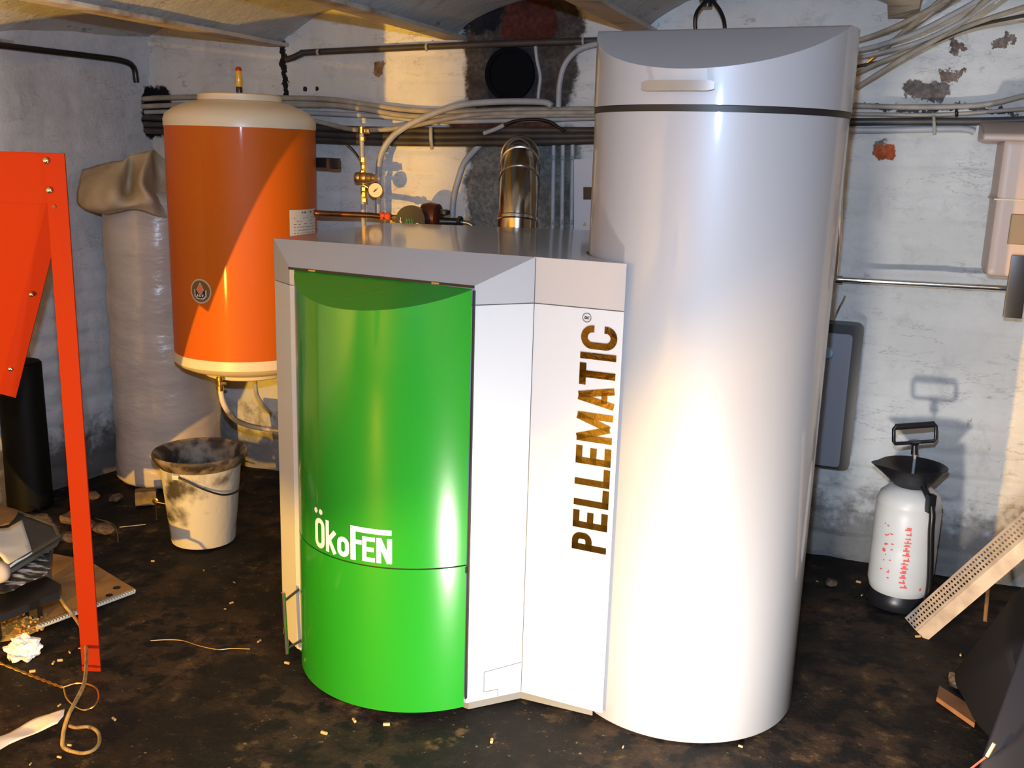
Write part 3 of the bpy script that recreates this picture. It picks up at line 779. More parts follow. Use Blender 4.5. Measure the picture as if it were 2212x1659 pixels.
# folded flange along the slanting edge
d = (e1-e0).normalized(); sd_ = V((d.z, 0, -d.x)); sd_ = -sd_ if sd_.x < 0 else sd_
fl0 = e0+V((.006, -.004, -.03))
bm = NB(); slab(bm, [e0+V((0, -.002, .0)), e0+sd_*.035+V((0, .012, -.0)), e1+sd_*.035+V((0, .012, 0)), e1+V((0, -.002, 0))], .003, V((0, 1, 0)))
mesh_obj('flange', bm, M['redor'], hp, 20)
def bolt(x, y, Y, par, r=.0075):
    c = at_y(x, y, Y); b = lathe(NB(), [(r, 0), (r, .002), (r*.75, .005), (.0004, .006)], c, 14, (0, -1, 0)); mesh_obj('bolt', b, M['steel'], par, 60)
bolt(100, 347, Yh-.004, hp); bolt(107, 411, Yh-.004, hp); bolt(68, 636, Yh+.05, hp, .006); bolt(23, 797, Yh+.09, hp, .006)
c = at_y(116, 446, Yh-.004); bm = lathe(NB(), [(.005, 0), (.005, .001), (.004, .0012)], c, 14, (0, -1, 0)); mesh_obj('bolt_hole', bm, mat('dark red hole', (.12, .01, .003), .7), hp)

# black pipe offcut standing behind the hopper leg
kc = V((-1.752, 3.47, 0)); bm = lathe(NB(), [(.070, 0), (.078, .004), (.074, .535), (.068, .542), (.03, .544), (.0, .544)], kc, 40)
single('black_pipe', bm, mat('black corrugated pipe', (.002, .002, .002), .6, bump=.1, bscale=30, spec=.12), 'upright matt black pipe leaning by the left wall behind the orange leg', 'pipe')

# ================================================================ CABLES AND PIPES ON THE WALLS
def run(name, mt, label, cat, pts, r, group=None, wallf=wp, off=.03, n=10):
    bm = NB(); tube(bm, [wallf(p[0], p[1], p[2] if len(p) > 2 else off) for p in pts], r, n)
    return single(name, bm, M[mt], label, cat, group)
def clip(x, y0, y1, off, w=.010, mt='greyc', par=None, wallf=wp):
    a, b = wallf(x, y0, off), wallf(x+(y1-y0)*.05, y1, off); bm = NB(); tube(bm, [a, a.lerp(b, .5)+WN*.006, b], w/2, 6, steps=3)
    return mesh_obj('clip', bm, M[mt], par, 60)
p = run('wall_pipe', 'darkc', 'black pipe running just under the vaults to the tank lid', 'pipe', [(618, 129), (634, 124), (652, 116), (672, 113), (900, 102), (1100, 94), (1320, 87)], .0115, off=.035)
clip(921, 94, 109, .048, .010, 'beige', p); clip(1259, 82, 97, .048, .008, 'greyc', p); clip(686, 106, 119, .048, .010, 'beige', p)
run('wall_pipe', 'blackc', 'black conduit along the top of the left wall', 'pipe', [(-20, 96), (8, 99), (100, 110), (200, 122), (262, 131), (288, 145), (295, 178)], .0115, wallf=lp, off=.03)
grp = 'pale conduits crossing the back wall above the boiler'
run('conduit', 'beige', 'topmost pale conduit dipping right of the water heater', 'conduit', [(262, 219), (340, 212), (480, 209), (612, 212), (700, 214), (765, 222), (840, 233), (900, 239), (1000, 242), (1100, 238), (1292, 236)], .0105, grp)
run('conduit', 'beige', 'second pale conduit from the top right of the water heater', 'conduit', [(262, 232), (480, 224), (640, 227), (720, 228), (790, 236), (850, 247), (920, 253), (1010, 252), (1292, 247)], .0100, grp, off=.045)
run('conduit', 'greyc', 'third, lower pale conduit right of the water heater', 'conduit', [(262, 243), (480, 240), (640, 243), (740, 247), (830, 252), (900, 259), (1000, 262), (1292, 254)], .0095, grp, off=.03)
run('conduit', 'greyc', 'thick pale hose arching from the upper conduits down to the gauge', 'conduit', [(1192, 229), (1175, 221), (1120, 219), (1050, 221), (990, 228), (930, 248), (880, 272), (845, 298), (823, 335), (817, 385), (816, 470)], .0110, off=.085)
run('conduit', 'beige', 'pale pipe with a brass tee sloping over the dark bundle', 'conduit', [(640, 252, .05), (700, 266, .05), (745, 277, .06), (782, 281, .07), (840, 279, .07), (900, 270, .065), (980, 254, .06), (1060, 246, .05), (1292, 243, .05)], .0090)
for i, (ya, yb, r, lb_) in enumerate(((276, 282, .012, 'uppermost of the dark pipes in the bundle above the boiler'), (290, 293, .0125, 'middle dark pipe in the bundle above the boiler'), (303, 303, .0125, 'lowest dark pipe in the bundle above the boiler'))):
    dp_ = run('wall_pipe', 'darkc', lb_, 'pipe', [(282, ya-24+i), (480, ya-14), (690, ya), (900, ya+6), (1100, ya+5), (1300, yb)], r, 'dark pipes of the bundle', off=.035)
clip(931, 276, 322, .056, .014, 'beige', dp_)
run('conduit', 'greyc', 'grey conduit curving down from the tank beside the flue opening', 'conduit', [(1320, 92), (1275, 98), (1243, 112), (1220, 140), (1209, 180), (1206, 232)], .0095, off=.05)
run('cable', 'greyc', 'thin grey cable hanging right of the round flue opening', 'cable', [(1157, 100), (1160, 130), (1167, 165), (1164, 195), (1162, 220)], .006, off=.03)
run('cable', 'blackc', 'black cable arching over the dark pipe bundle', 'cable', [(1087, 272), (1110, 262), (1150, 258), (1185, 262), (1205, 274), (1220, 284)], .0055, off=.06)
run('conduit', 'greyc', 'short grey conduit end leading into the black arched cable', 'conduit', [(1045, 288), (1068, 280), (1089, 270)], .0075, off=.06)
run('conduit', 'greyc', 'grey hose bending down left of the chrome flue', 'conduit', [(1082, 276, .012), (1056, 296, .012), (1028, 322, .03), (1003, 352, .06), (988, 395), (979, 435), (976, 500)], .0110, off=.075)
vg = 'upright conduits right of the chrome flue'
for x, lb_ in ((1195, 'left of the three upright conduits by the electric box'), (1215, 'middle of the three upright conduits by the electric box'), (1236, 'right of the three upright conduits by the electric box')):
    cu_ = run('conduit', 'greyc', lb_, 'conduit', [(x+1, 308), (x, 400), (x-2, 560)], .0078, vg, off=.025)
    clip(x, 337, 345, .036, .006, 'greyc', cu_); clip(x-1, 476, 484, .036, .006, 'greyc', cu_)
rg = 'conduits along the back wall right of the tank'
run('conduit', 'beige', 'upper pale conduit on the wall right of the tank', 'conduit', [(1800, 229), (1860, 229), (1960, 231), (2070, 230), (2140, 224), (2200, 210), (2260, 195)], .0085, rg)
cu_ = run('conduit', 'beige', 'lower thin pale conduit on the wall right of the tank', 'conduit', [(1800, 246), (1900, 247), (2000, 248), (2080, 245), (2150, 240), (2260, 232)], .0060, rg)
clip(2066, 238, 250, .036, .010, 'blackc', cu_)
run('wall_pipe', 'darkc', 'dark dirty pipe under the pale conduits right of the tank', 'pipe', [(1790, 264), (2000, 262), (2120, 262), (2270, 258)], .0120, off=.02)
cu_ = run('conduit', 'greyc', 'grey green conduit ending above the red brick patch', 'conduit', [(1790, 281), (1900, 281), (2050, 278), (2092, 280), (2105, 285)], .0105, off=.02)
clip(2017, 252, 290, .036, .010, 'beige', cu_)
dg = 'loose cables running up to the ceiling right of the tank'
for pts, r, mt, lb_ in (
    ([(1840, 92, .05), (1900, 72, .10), (1960, 45, .18), (2030, 8, .30), (2080, -25, .4)], .0075, 'beige', 'topmost loose cable beside the tank lid'),
    ([(1840, 112, .05), (1900, 98, .10), (1980, 70, .2), (2060, 30, .3), (2150, -20, .4)], .0075, 'greyc', 'loose grey cable second from the top beside the tank lid'),
    ([(1906, 106, .08), (1940, 80, .12), (1980, 45, .2), (2030, 2, .3), (2060, -25, .35)], .0080, 'beige', 'straight pale cable with a bare copper end crossing the others'),
    ([(1840, 128, .05), (1910, 112, .10), (1990, 88, .2), (2070, 50, .3), (2140, 5, .38), (2180, -25, .4)], .0060, 'greyc', 'thin loose grey cable in the middle of the fan'),
    ([(1850, 190, .05), (1900, 158, .09), (1960, 120, .15), (2030, 80, .22), (2090, 38, .32), (2140, -10, .4)], .0080, 'beige', 'long pale cable crossing from low on the lid to the ceiling'),
    ([(1850, 160, .05), (1900, 135, .09), (1970, 108, .15), (2050, 72, .22), (2130, 42, .3), (2230, 10, .42)], .0070, 'beige', 'pale cable running out to the upper right corner'),
    ([(1845, 145, .03), (1920, 128, .06), (2010, 95, .12), (2100, 58, .2), (2230, 30, .3)], .0050, 'darkc', 'thin dark cable between the pale cables')):
    run('loose_cable', mt, lb_, 'cable', pts, r, dg)
bm = NB(); tube(bm, [wp(1906, 106, .08), wp(1890, 122, .06), wp(1874, 135, .05)], [.0055, .004], 8); single('copper_wire_end', bm, M['brass'], 'bare copper wire end poking out beside the tank lid', 'wire')
# chrome pipe on the right
cp = thing('chrome_pipe', 'shiny chrome water pipe fixed across the wall right of the tank', 'pipe', tuple(wp(1900, 612, .06)))
bm = NB(); tube(bm, [wp(1808, 603, .085), wp(2240, 627, .085)], .0085, 16, sm=False); mesh_obj('tube', bm, M['chrome'], cp)
bm = NB(); tube(bm, [wp(1806, 612, .085), wp(1808, 590, .085), wp(1814, 520, .08), wp(1818, 400, .07)], .0055, 10); mesh_obj('riser', bm, M['chrome'], cp)
bm = NB(); lathe(bm, [(.013, 0), (.013, .02)], wp(1806, 603, .085), 14, WD); lathe(bm, [(.013, 0), (.013, .02)], wp(2196, 624, .085), 14, WD); mesh_obj('joint', bm, M['chrome'], cp)
bm = NB(); tube(bm, [wp(2196, 624, .085), wp(2196, 624, .0)], .004, 8, sm=False); tube(bm, [wp(1815, 600, .085), wp(1815, 600, 0)], .004, 8, sm=False); mesh_obj('wall_mount', bm, M['steel'], cp)

# unseen sheet added to keep halogen light off the upper boiler and tank
def sph(az, el, r):
    a, e = math.radians(az), math.radians(el); return LAMP_B+V((math.sin(a)*math.cos(e), math.cos(a)*math.cos(e), math.sin(e)))*r
bm = slab(NB(), [sph(23, .5, .5), sph(31, 1.0, .5), sph(39, 4.5, .5), sph(47, 12, .5), sph(62, 22, .5), sph(60, 52, .5), sph(23, 48, .5)], .003, (sph(40, 20, 1)-LAMP_B))
lamp_block = single('light_blocker', bm, M['dark'], 'dark metal sheet added out of view on the left to block the halogen lamp', 'light blocker')
bm = NB(); tube(bm, [sph(60, 52, .5), V((sph(60, 52, .5).x, sph(60, 52, .5).y, 0))], .006, 8, sm=False); mesh_obj('stand', bm, M['dark'], lamp_block)
# cable loop hanging above the tank
hk = at_y(1528, 12, 3.25); hg = thing('hanging_clamp', 'black clamp with a cable loop hanging from the vault above the tank', 'clamp', tuple(hk))
bm = NB(); box(bm, hk+V((0, 0, .03)), (.05, .03, .035), None, .006); lathe(bm, [(.014, 0), (.016, .01), (.012, .03)], hk+V((0, 0, -.005)), 16); tube(bm, [hk+V((0, 0, .03)), V((hk.x, hk.y, 1.87))], .005, 8, sm=False)
mesh_obj('clamp_body', bm, M['blackp'], hg)
bm = NB(); tube(bm, [at_y(1540, -6, 3.24), at_y(1520, 8, 3.22), at_y(1504, 30, 3.2), at_y(1502, 60, 3.2), at_y(1512, 90, 3.2), at_y(1540, 96, 3.2), at_y(1562, 84, 3.2), at_y(1565, 52, 3.2), at_y(1556, 24, 3.22), at_y(1540, 2, 3.24)], .006, 10)
mesh_obj('cable_loop', bm, M['blackc'], hg)

# ================================================================ PLUMBING BEHIND THE BOILER
Yp = 3.62
sg = thing('safety_valve_assembly', 'brass safety valve assembly with pressure gauge on a vertical pipe', 'valve', tuple(at_y(784, 440, Yp)))
def ap(x, y, Y=Yp): return at_y(x, y, Y)
bm = NB(); tube(bm, [ap(781, 284), ap(783, 345)], .0085, 14, sm=False); tube(bm, [ap(784, 420), ap(787, 560)], .0085, 14, sm=False); mesh_obj('riser_pipe', bm, M['greyc'], sg)
bm = NB()
for (x, y, r, h) in ((781, 281, .0115, .022), (783, 300, .0105, .012), (784, 345, .0115, .016), (785, 360, .0095, .012), (784, 372, .0105, .012), (786, 408, .0115, .012), (786, 420, .0105, .014), (787, 432, .0115, .012)):
    c = ap(x, y); lathe(bm, [(r*.8, -h/2-.002), (r, -h/2), (r, h/2), (r*.8, h/2+.002)], c, 6 if h < .02 else 16)
c = ap(797, 283); lathe(bm, [(.009, -.018), (.0105, -.016), (.0105, .0), (.009, .002)], c, 6, WD)
mesh_obj('fittings', bm, M['brass'], sg, 30)
bm = NB(); c = ap(768, 383); lathe(bm, [(.010, 0), (.018, .003), (.019, .016), (.016, .022), (.018, .026), (.019, .040), (.016, .046), (.017, .05), (.0165, .066), (.012, .070), (.012, .082)], c, 22, WD+V((0, 0, .0)))
mesh_obj('valve_body', bm, M['bronze'], sg, 35)
bm = NB(); tube(bm, [ap(786, 400), ap(800, 408)], .006, 10, sm=False); tube(bm, [ap(800, 408), ap(808, 411)], .008, 10, sm=False)
mesh_obj('gauge_branch', bm, M['brass'], sg)
gd = V((-.08, -1, .05)).normalized(); gc = ap(811, 411, Yp-.02)
bm = lathe(NB(), [(.010, -.024), (.024, -.020), (.0265, -.014), (.0275, .0), (.0255, .003), (.0245, .0)], gc, 40, gd, cap=(True, False)); gg = mesh_obj('pressure_gauge', bm, M['bronze'], sg, 40)
bm = lathe(NB(), [(.0247, -.0015), (.0246, .0)], gc, 40, gd); mesh_obj('dial_face', bm, mat('gauge face', (.70, .60, .42), .5), gg)
bm = NB(); tube(bm, [gc+gd*.002+V((-.006, 0, -.006)), gc+gd*.002+V((.009, 0, .008))], [.0022, .0008], 6, sm=False); lathe(bm, [(.003, 0), (.003, .003)], gc+gd*.0005, 12, gd); mesh_obj('needle', bm, M['black_ink'], gg)
bm = NB(); tube(bm, [ap(748, 309, Yp), ap(762, 322, Yp), ap(776, 340, Yp-.01)], .0025, 8); single('thin_wire', bm, M['blackc'], 'thin black wire from the dark bundle to the valve assembly', 'wire')
# pump line
Yq = 3.50
pm = thing('circulation_pump', 'dark red circulation pump on a copper line just above the boiler top', 'pump', tuple(at_y(893, 500, Yq)))
def aq(x, y, Y=Yq): return at_y(x, y, Y)
bm = NB(); tube(bm, [aq(670, 459), aq(700, 461), aq(800, 465), aq(862, 471)], .0095, 14, sm=False); mesh_obj('supply_pipe', bm, mat('dark copper pipe', (.16, .055, .02), .35, .6, col2=(.03, .015, .01), vscale=8), pm)
bm = NB(); c = aq(832, 467)
lathe(bm, [(.008, -.024), (.013, -.020), (.015, -.008), (.010, .0), (.015, .008), (.013, .020), (.008, .024)], c, 12, WD); mesh_obj('valve_wheel', bm, mat('red valve', (.55, .07, .02), .35), pm, 25)
bm = NB(); tube(bm, [aq(848, 472), aq(875, 474)], .013, 8, sm=False); mesh_obj('union_nut', bm, M['brass'], pm)
pd = V((-.25, -.93, .16)).normalized(); pc = aq(886, 478, Yq-.04)
bm = lathe(NB(), [(.020, .0), (.054, .002), (.056, -.010), (.056, -.06), (.046, -.066), (.045, -.085)], pc, 40, pd); mesh_obj('motor', bm, mat('pump front', (.028, .024, .022), .35), pm, 40)
bm = NB(); q = pc+pd*.0035; ux = pd.cross(V((0, 0, 1))).normalized(); uy = ux.cross(pd)
if ux.x < 0: ux = -ux
if uy.z < 0: uy = -uy
def mk(x0, y0, x1, y1, w): 
    a, b = q+ux*x0+uy*y0, q+ux*x1+uy*y1; d = (b-a).normalized(); s = pd.cross(d)*w; bm.faces.new([bm.verts.new(k) for k in (a-s, a+s, b+s, b-s)])
mk(-.034, -.02, -.034, .012, .001); mk(-.038, .0, -.028, -.006, .001)
mesh_obj('plate_marks', bm, M['white_ink'], pm, 0)
bm = NB()
for k in range(5): mk(-.014+k*.006, -.022+.004*(k % 2), -.012+k*.006, .008+.008*((k*3) % 3), .0012)
mesh_obj('green_print', bm, mat('green print', (.02, .35, .03), .4), pm, 0)
bm = lathe(NB(), [(.006, 0), (.007, .002), (.0005, .003)], q+ux*.028+uy*-.012, 14, pd); mesh_obj('speed_knob', bm, M['white_ink'], pm)
bm = NB(); c = aq(930, 468, Yq+.03)
lathe(bm, [(.030, -.03), (.045, -.025), (.050, .0), (.045, .03), (.030, .038)], c, 30, WD); mesh_obj('pump_housing', bm, M['copper'], pm)
bm = NB(); tube(bm, [aq(950, 478), aq(1000, 480)], .014, 12, sm=False); lathe(bm, [(.012, 0), (.020, .004), (.020, .016), (.012, .02)], aq(960, 465)+V((0, 0, 0)), 14); lathe(bm, [(.021, 0), (.021, .012)], aq(990, 480), 8, WD); mesh_obj('outlet_fittings', bm, M['blackp'], pm)
bm = NB(); tube(bm, [aq(998, 480), aq(1012, 483), aq(1022, 492), aq(1024, 515)], .0085, 12); mesh_obj('outlet_pipe', bm, M['bronze'], pm)
# chrome flue
fx = at_y(1117, 480, 3.32).x
fp = [V((fx, 3.27, .60)), V((fx, 3.27, 1.10)), V((fx+.002, 3.285, 1.16)), V((fx+.003, 3.315, 1.225)), V((fx+.004, 3.37, 1.275)), V((fx+.004, 3.44, 1.302)), V((fx+.004, 3.585, 1.312))]
flue = thing('flue_pipe', 'shiny chrome flue pipe rising behind the boiler top', 'flue pipe', (fx, 3.27, .6))
bm = NB(); tube(bm, fp, .0625, 48, sm=False); mesh_obj('flue_tube', bm, M['flue'], flue, 50)
def band(i, t, r=.066, h=.008):
    a, b = fp[i], fp[i+1]; c = a.lerp(b, t); d = (b-a).normalized(); bm = NB(); lathe(bm, [(.062, -h), (r, -h*.6), (r, h*.6), (.062, h)], c, 48, d); mesh_obj('joint_band', bm, M['steel'], flue, 50)
for i, t in ((1, .1), (3, .1), (4, .05), (5, .05)): band(i, t)
for z in (.93, .96, .99, 1.02, 1.055): 
    bm = NB(); lathe(bm, [(.062, z-.004), (.0645, z), (.062, z+.004)], (fx, 3.27, 0), 48); mesh_obj('joint_band', bm, M['chrome'], flue, 60)
bm = NB(); box(bm, (fx+.012, 3.27-.064, 1.055), (.040, .004, .05), None, .001); mesh_obj('sticker', bm, mat('yellowish sticker', (.55, .48, .30), .5), flue)
# electric box
eb = thing('electric_box', 'pale grey electric box half hidden behind the tank', 'electric box', tuple(wp(1265, 470, .03)))
a, b, c, d = wp(1240, 344, .06), wp(1330, 344, .06), wp(1330, 497, .06), wp(1240, 497, .06)
bm = slab(NB(), [a, b, c, d], .06, -WN); bevel(bm, .003); mesh_obj('housing', bm, mat('pale grey plastic', (.50, .50, .53), .45), eb)
a, b, c, d = wp(1260, 404, .062), wp(1290, 404, .062), wp(1290, 431, .062), wp(1260, 431, .062)
bm = slab(NB(), [a, b, c, d], .003, -WN); mesh_obj('window', bm, M['blackp'], eb)
bm = slab(NB(), [wp(1263, 479, .061), wp(1268, 488, .061), wp(1258, 488, .061)], .0005, -WN); mesh_obj('warning_sticker', bm, mat('yellow sticker', (.45, .38, .03), .5), eb)

# ================================================================ RIGHT SIDE
# black case with grey front behind the tank
cs = thing('wall_case', 'black rimmed grey case hanging on the wall behind the tank', 'case', tuple(wp(1780, 900, .03)))
def roundrect(x0, y0, x1, y1, r, off, n=5):
    A, B = wp(x0, y0, off), wp(x1, y1, off); u0, u1 = (A-C0).dot(WD), (B-C0).dot(WD); z1, z0 = A.z, B.z; out = []
    for cx, cz, s in ((u1-r, z1-r, 0), (u0+r, z1-r, 90), (u0+r, z0+r, 180), (u1-r, z0+r, 270)):
        for k in range(n+1):
            t = math.radians(s+90*k/n); out.append(C0+WD*(cx+r*math.cos(t))+WN*off+V((0, 0, cz+r*math.sin(t))))
    return out
bm = slab(NB(), roundrect(1700, 692, 1833, 1017, .025, .085), .085, -WN); bevel(bm, .006, 2, 50); mesh_obj('shell', bm, M['blackp'], cs, 40)
bm = slab(NB(), roundrect(1702, 712, 1812, 1010, .012, .089), .006, -WN); mesh_obj('front_panel', bm, mat('slate grey panel', (.20, .20, .23), .4), cs, 40)
bm = lathe(NB(), [(.019, 0), (.019, .008), (.015, .014), (0, .015)], wp(1788, 762, .09), 24, WN); mesh_obj('knob', bm, mat('pale blue knob', (.25, .40, .55), .4), cs)
bm = NB(); tube(bm, [wp(1815, 660, .06), wp(1822, 648, .03), wp(1825, 640, .0)], .003, 6); tube(bm, [wp(1800, 693, .05), wp(1808, 675, .05), wp(1815, 660, .06)], .0025, 6); mesh_obj('hanger', bm, M['bronze'], cs)
# pink beige appliance at the right edge
wa = thing('wall_appliance', 'beige pink plastic appliance on the wall at the right edge', 'appliance', tuple(wp(2190, 560, .08)))
def wbox(u0, u1, z0, z1, o0, o1, bev=.01, seg=4, top=None):
    bm = NB(); P = lambda u, z, o: C0+WD*u+WN*o+V((0, 0, z))
    vs_ = [bm.verts.new(P(*k)) for k in ((u0, z0, o0), (u1, z0, o0), (u1, z1, o0), (u0, z1, o0), (u0, z0, o1), (u1, z0, o1), (u1, top or z1, o1), (u0, top or z1, o1))]
    for f in ((0, 1, 2, 3), (7, 6, 5, 4), (0, 4, 5, 1), (3, 2, 6, 7), (0, 3, 7, 4), (1, 5, 6, 2)): bm.faces.new([vs_[i] for i in f])
    bmesh.ops.recalc_face_normals(bm, faces=bm.faces)
    if bev: bevel(bm, bev, seg)
    return bm
M['pinkp'] = mat('pinkish beige plastic', (.44, .33, .27), .4)
ul = (wp(2145, 420, .1)-C0).dot(WD)
mesh_obj('casing', wbox(ul, ul+.30, 1.005, 1.395, .0, .20, .025), M['pinkp'], wa, 40)
mesh_obj('lid', wbox(ul-.055, ul+.32, 1.385, 1.450, .0, .215, .012, 3, 1.405), M['pinkp'], wa, 40)
bm = wbox(ul-.004, ul+.304, 1.222, 1.226, .0, .203, 0); mesh_obj('seam_line', bm, M['bronze'], wa, 0)
bm = wbox(ul+.045, ul+.22, 1.10, 1.185, .198, .204, .002, 1); mesh_obj('panel_window', bm, mat('olive brown panel', (.20, .14, .07), .4), wa)
bm = NB(); ub = ul+.085; box(bm, C0+WD*ub+WN*.20+V((0, 0, .98)), (.05, .02, .18), WR, .004); mesh_obj('black_strap', bm, M['blackp'], wa)
# pressure sprayer
sx, sy = 1.205, 2.865; sp = thing('pressure_sprayer', 'white pump pressure sprayer with black funnel top and T handle by the wall', 'sprayer', (sx, sy, 0))
s3 = (sx, sy, 0)
bm = lathe(NB(), [(.088, .0), (.092, .006), (.090, .035), (.080, .055)], s3, 40); mesh_obj('base', bm, M['blackp'], sp)
bm = lathe(NB(), [(.070, .030), (.086, .050), (.093, .075), (.094, .19), (.0925, .20), (.094, .21), (.0935, .300), (.091, .320), (.093, .325), (.085, .350), (.062, .372), (.045, .380)], s3, 56)
M['tankp'] = mat('milky white plastic', (.60, .59, .56), .4)
tkk = mesh_obj('tank', bm, M['tankp'], sp, 60)
def fun(t, h): return .26*max(0, math.cos(t-math.pi*.97))**24*max(0, (h-.38)/.055) if h > .38 else 0
bm = lathe(NB(), [(.040, .368), (.046, .375), (.055, .385), (.078, .415), (.094, .440), (.096, .441), (.080, .418), (.060, .395), (.010, .390)], s3, 72, jitter=fun); mesh_obj('funnel_cap', bm, M['blackp'], sp, 50)
bm = NB(); tube(bm, [(sx, sy, .39), (sx, sy, .485)], .0042, 10, sm=False); mesh_obj('pump_rod', bm, M['greyc'], sp)
ang = Matrix.Rotation(math.radians(-6), 3, 'Y'); hb = V((sx-.002, sy, .475))
def hr(p): return hb+ang @ V(p)
bm = NB(); tube(bm, [hr((0, 0, 0)), hr((0, 0, .03))], [.011, .009], 12, sm=False); tube(bm, [hr((0, 0, .028)), hr((0, 0, .040))], [.010, .018], 12, sm=False)
L2 = [(-.056, 0, .036), (.056, 0, .036), (.062, 0, .044), (.062, 0, .082), (.056, 0, .090), (-.056, 0, .090), (-.062, 0, .082), (-.062, 0, .044), (-.056, 0, .036), (-.054, 0, .036)]
tube(bm, [hr(p) for p in L2], .0055, 10, sm=False); tube(bm, [hr((-.056, 0, .088)), hr((.056, 0, .088))], .0095, 12, sm=False); mesh_obj('pump_handle', bm, M['blackp'], sp, 50)
bm = NB(); fa_ = lambda a, z, R: V((sx+R*math.sin(math.radians(a)), sy-R*math.cos(math.radians(a)), z))
tube(bm, [fa_(10, .400, .05), fa_(12, .372, .085), fa_(14, .33, .108), fa_(15, .27, .112), fa_(20, .18, .114), fa_(24, .10, .114), fa_(24, .04, .112), fa_(26, .012, .12)], .0095, 12); mesh_obj('hose', bm, M['blackc'], sp, 60)
bm = NB(); box(bm, fa_(13, .355, .098), (.022, .022, .055), Matrix.Rotation(math.radians(13), 3, 'Z'), .004); mesh_obj('nozzle_grip', bm, M['blackp'], sp)
bm = NB(); tube(bm, [fa_(10, .395, .064), fa_(11, .365, .088)], .004, 8, sm=False); mesh_obj('clip', bm, M['cream'], sp)
bm = NB(); random.seed(5); fm_ = cyl_map(V((sx, sy)), .0945, 0, 0, 1, 1, .0006)
def rb(a0, a1, z0, z1): bm.faces.new([bm.verts.new(fm_(a, z, 1)) for a, z in ((a0, z0), (a1, z0), (a1, z1), (a0, z1))])
z = .085
while z < .275:
    h_ = random.uniform(.006, .013); a = random.uniform(-24, -20); rb(a, a+random.uniform(9, 13), z, z+h_*.42); rb(a+2+random.uniform(0, 5), a+6+random.uniform(0, 5), z, z+h_); z += h_+.0035
for k in range(16): a = random.uniform(-62, -44); zz = random.uniform(.10, .28); rb(a, a+random.uniform(2, 6), zz, zz+.0035)
rb(-60, -54, .185, .195); rb(14, 18, .078, .086)
mesh_obj('red_print', bm, mat('red print', (.75, .10, .08), .5), tkk, 0)

# perforated steel angle leaning from the floor to the right
A0 = V((1.185, 2.655, .006)); B0 = at_y(2260, 1122, 2.42); dl = (B0-A0); ln = dl.length; dl.normalize()
vd = (A0.lerp(B0, .5)-EYE).normalized(); sdv = dl.cross(vd).normalized()
if sdv.z < 0: sdv = -sdv
M['zinc'] = mat('dirty galvanised steel', (.44, .38, .33), .5, .3, var=.3, vscale=20)
dp2 = (sdv*.80-vd*.0+vd*.6).normalized()
ag = thing('perforated_angle', 'pale perforated steel angle leaning from the floor to the right edge', 'metal profile', tuple(A0))
bm = NB(); cols = 46; rows_ = 3; wv = dp2*.060
def fp_(s, t): return A0+dl*(s*ln)+wv*t
grid = {}
for i in range(cols):
    for j in range(rows_):
        s0_, s1_ = i/cols, (i+1)/cols; t0_, t1_ = .12+.80*j/rows_, .12+.80*(j+1)/rows_
        sc, tc_ = (s0_+s1_)/2, (t0_+t1_)/2; dsx, dty = (s1_-s0_)/2, (t1_-t0_)/2
        outer = [(sc+dsx*a, tc_+dty*b) for a, b in ((1, 0), (1, 1), (0, 1), (-1, 1), (-1, 0), (-1, -1), (0, -1), (1, -1))]
        inn = [(sc+dsx*.55*math.cos(k*math.pi/4), tc_+dty*.62*math.sin(k*math.pi/4)) for k in range(8)]
        O = [bm.verts.new(fp_(*k)) for k in outer]; I = [bm.verts.new(fp_(*k)) for k in inn]
        for k in range(8): bm.faces.new((O[k], O[(k+1) % 8], I[(k+1) % 8], I[k]))
for t0_, t1_ in ((0, .12), (.92, 1.0)): bm.faces.new([bm.verts.new(fp_(*k)) for k in ((0, t0_), (1, t0_), (1, t1_), (0, t1_))])
pf = mesh_obj('perforated_flange', bm, M['zinc'], ag, 0); md = pf.modifiers.new('s', 'SOLIDIFY'); md.thickness = .0015
bm = slab(NB(), [A0, A0-sdv*.036-vd*.004, A0-sdv*.036-vd*.004+dl*ln, A0+dl*ln], .002, vd); mesh_obj('plain_flange', bm, M['zinc'], ag, 0)
# dark things at the lower right
M['bag'] = mat('dark grey plastic', (.005, .005, .007), .85, 0, spec=.12, bump=.15, bscale=12)
def hull(name, pts, m, label, cat, bev=.02, **kw):
    bm = NB(); vs_ = [bm.verts.new(V(p)) for p in pts]; bmesh.ops.convex_hull(bm, input=vs_)
    bmesh.ops.dissolve_limit(bm, angle_limit=.05, verts=bm.verts, edges=bm.edges)
    if bev: bevel(bm, bev, 3, 20)
    return single(name, bm, m, label, cat, **kw)
q0, q1, q2, q3 = at_z(2052, 1462), at_z(2100, 1560), at_z(2135, 1700), at_z(2150, 1430)
topz = .46
hull('storage_crate', [q0, q1, (1.17, 1.9, 0), at_z(2140, 1400), (1.66, 2.0, 0), (1.66, 2.6, 0), at_y(2128, 1395, 2.35), at_y(2185, 1290, 2.30), at_y(2175, 1400, 2.0), (1.66, 2.55, .5), (1.66, 2.05, .5)], M['bag'], 'dark grey plastic crate at the lower right edge', 'crate', .02)
pA, pB, pC, pD = at_z(2028, 1492), at_z(2112, 1545), at_z(2104, 1574), at_z(2022, 1516)
bm = slab(NB(), [pA+V((0, 0, .014)), pB+V((0, 0, .014)), pC+V((0, 0, .014)), pD+V((0, 0, .014))], .012, V((0, 0, -1))); single('wood_strip', bm, mat('orange brown board', (.20, .085, .025), .6, col2=(.12, .05, .02), vscale=14), 'small orange brown board end beside the dark crate', 'board')
st0 = at_z(2128, 1342); bm = NB(); tube(bm, [st0, at_y(2138, 1230, st0.y+.10)], .006, 8, sm=False); single('wooden_stick', bm, mat('brown stick', (.22, .11, .04), .6), 'thin brown stick upright behind the steel angle', 'stick')
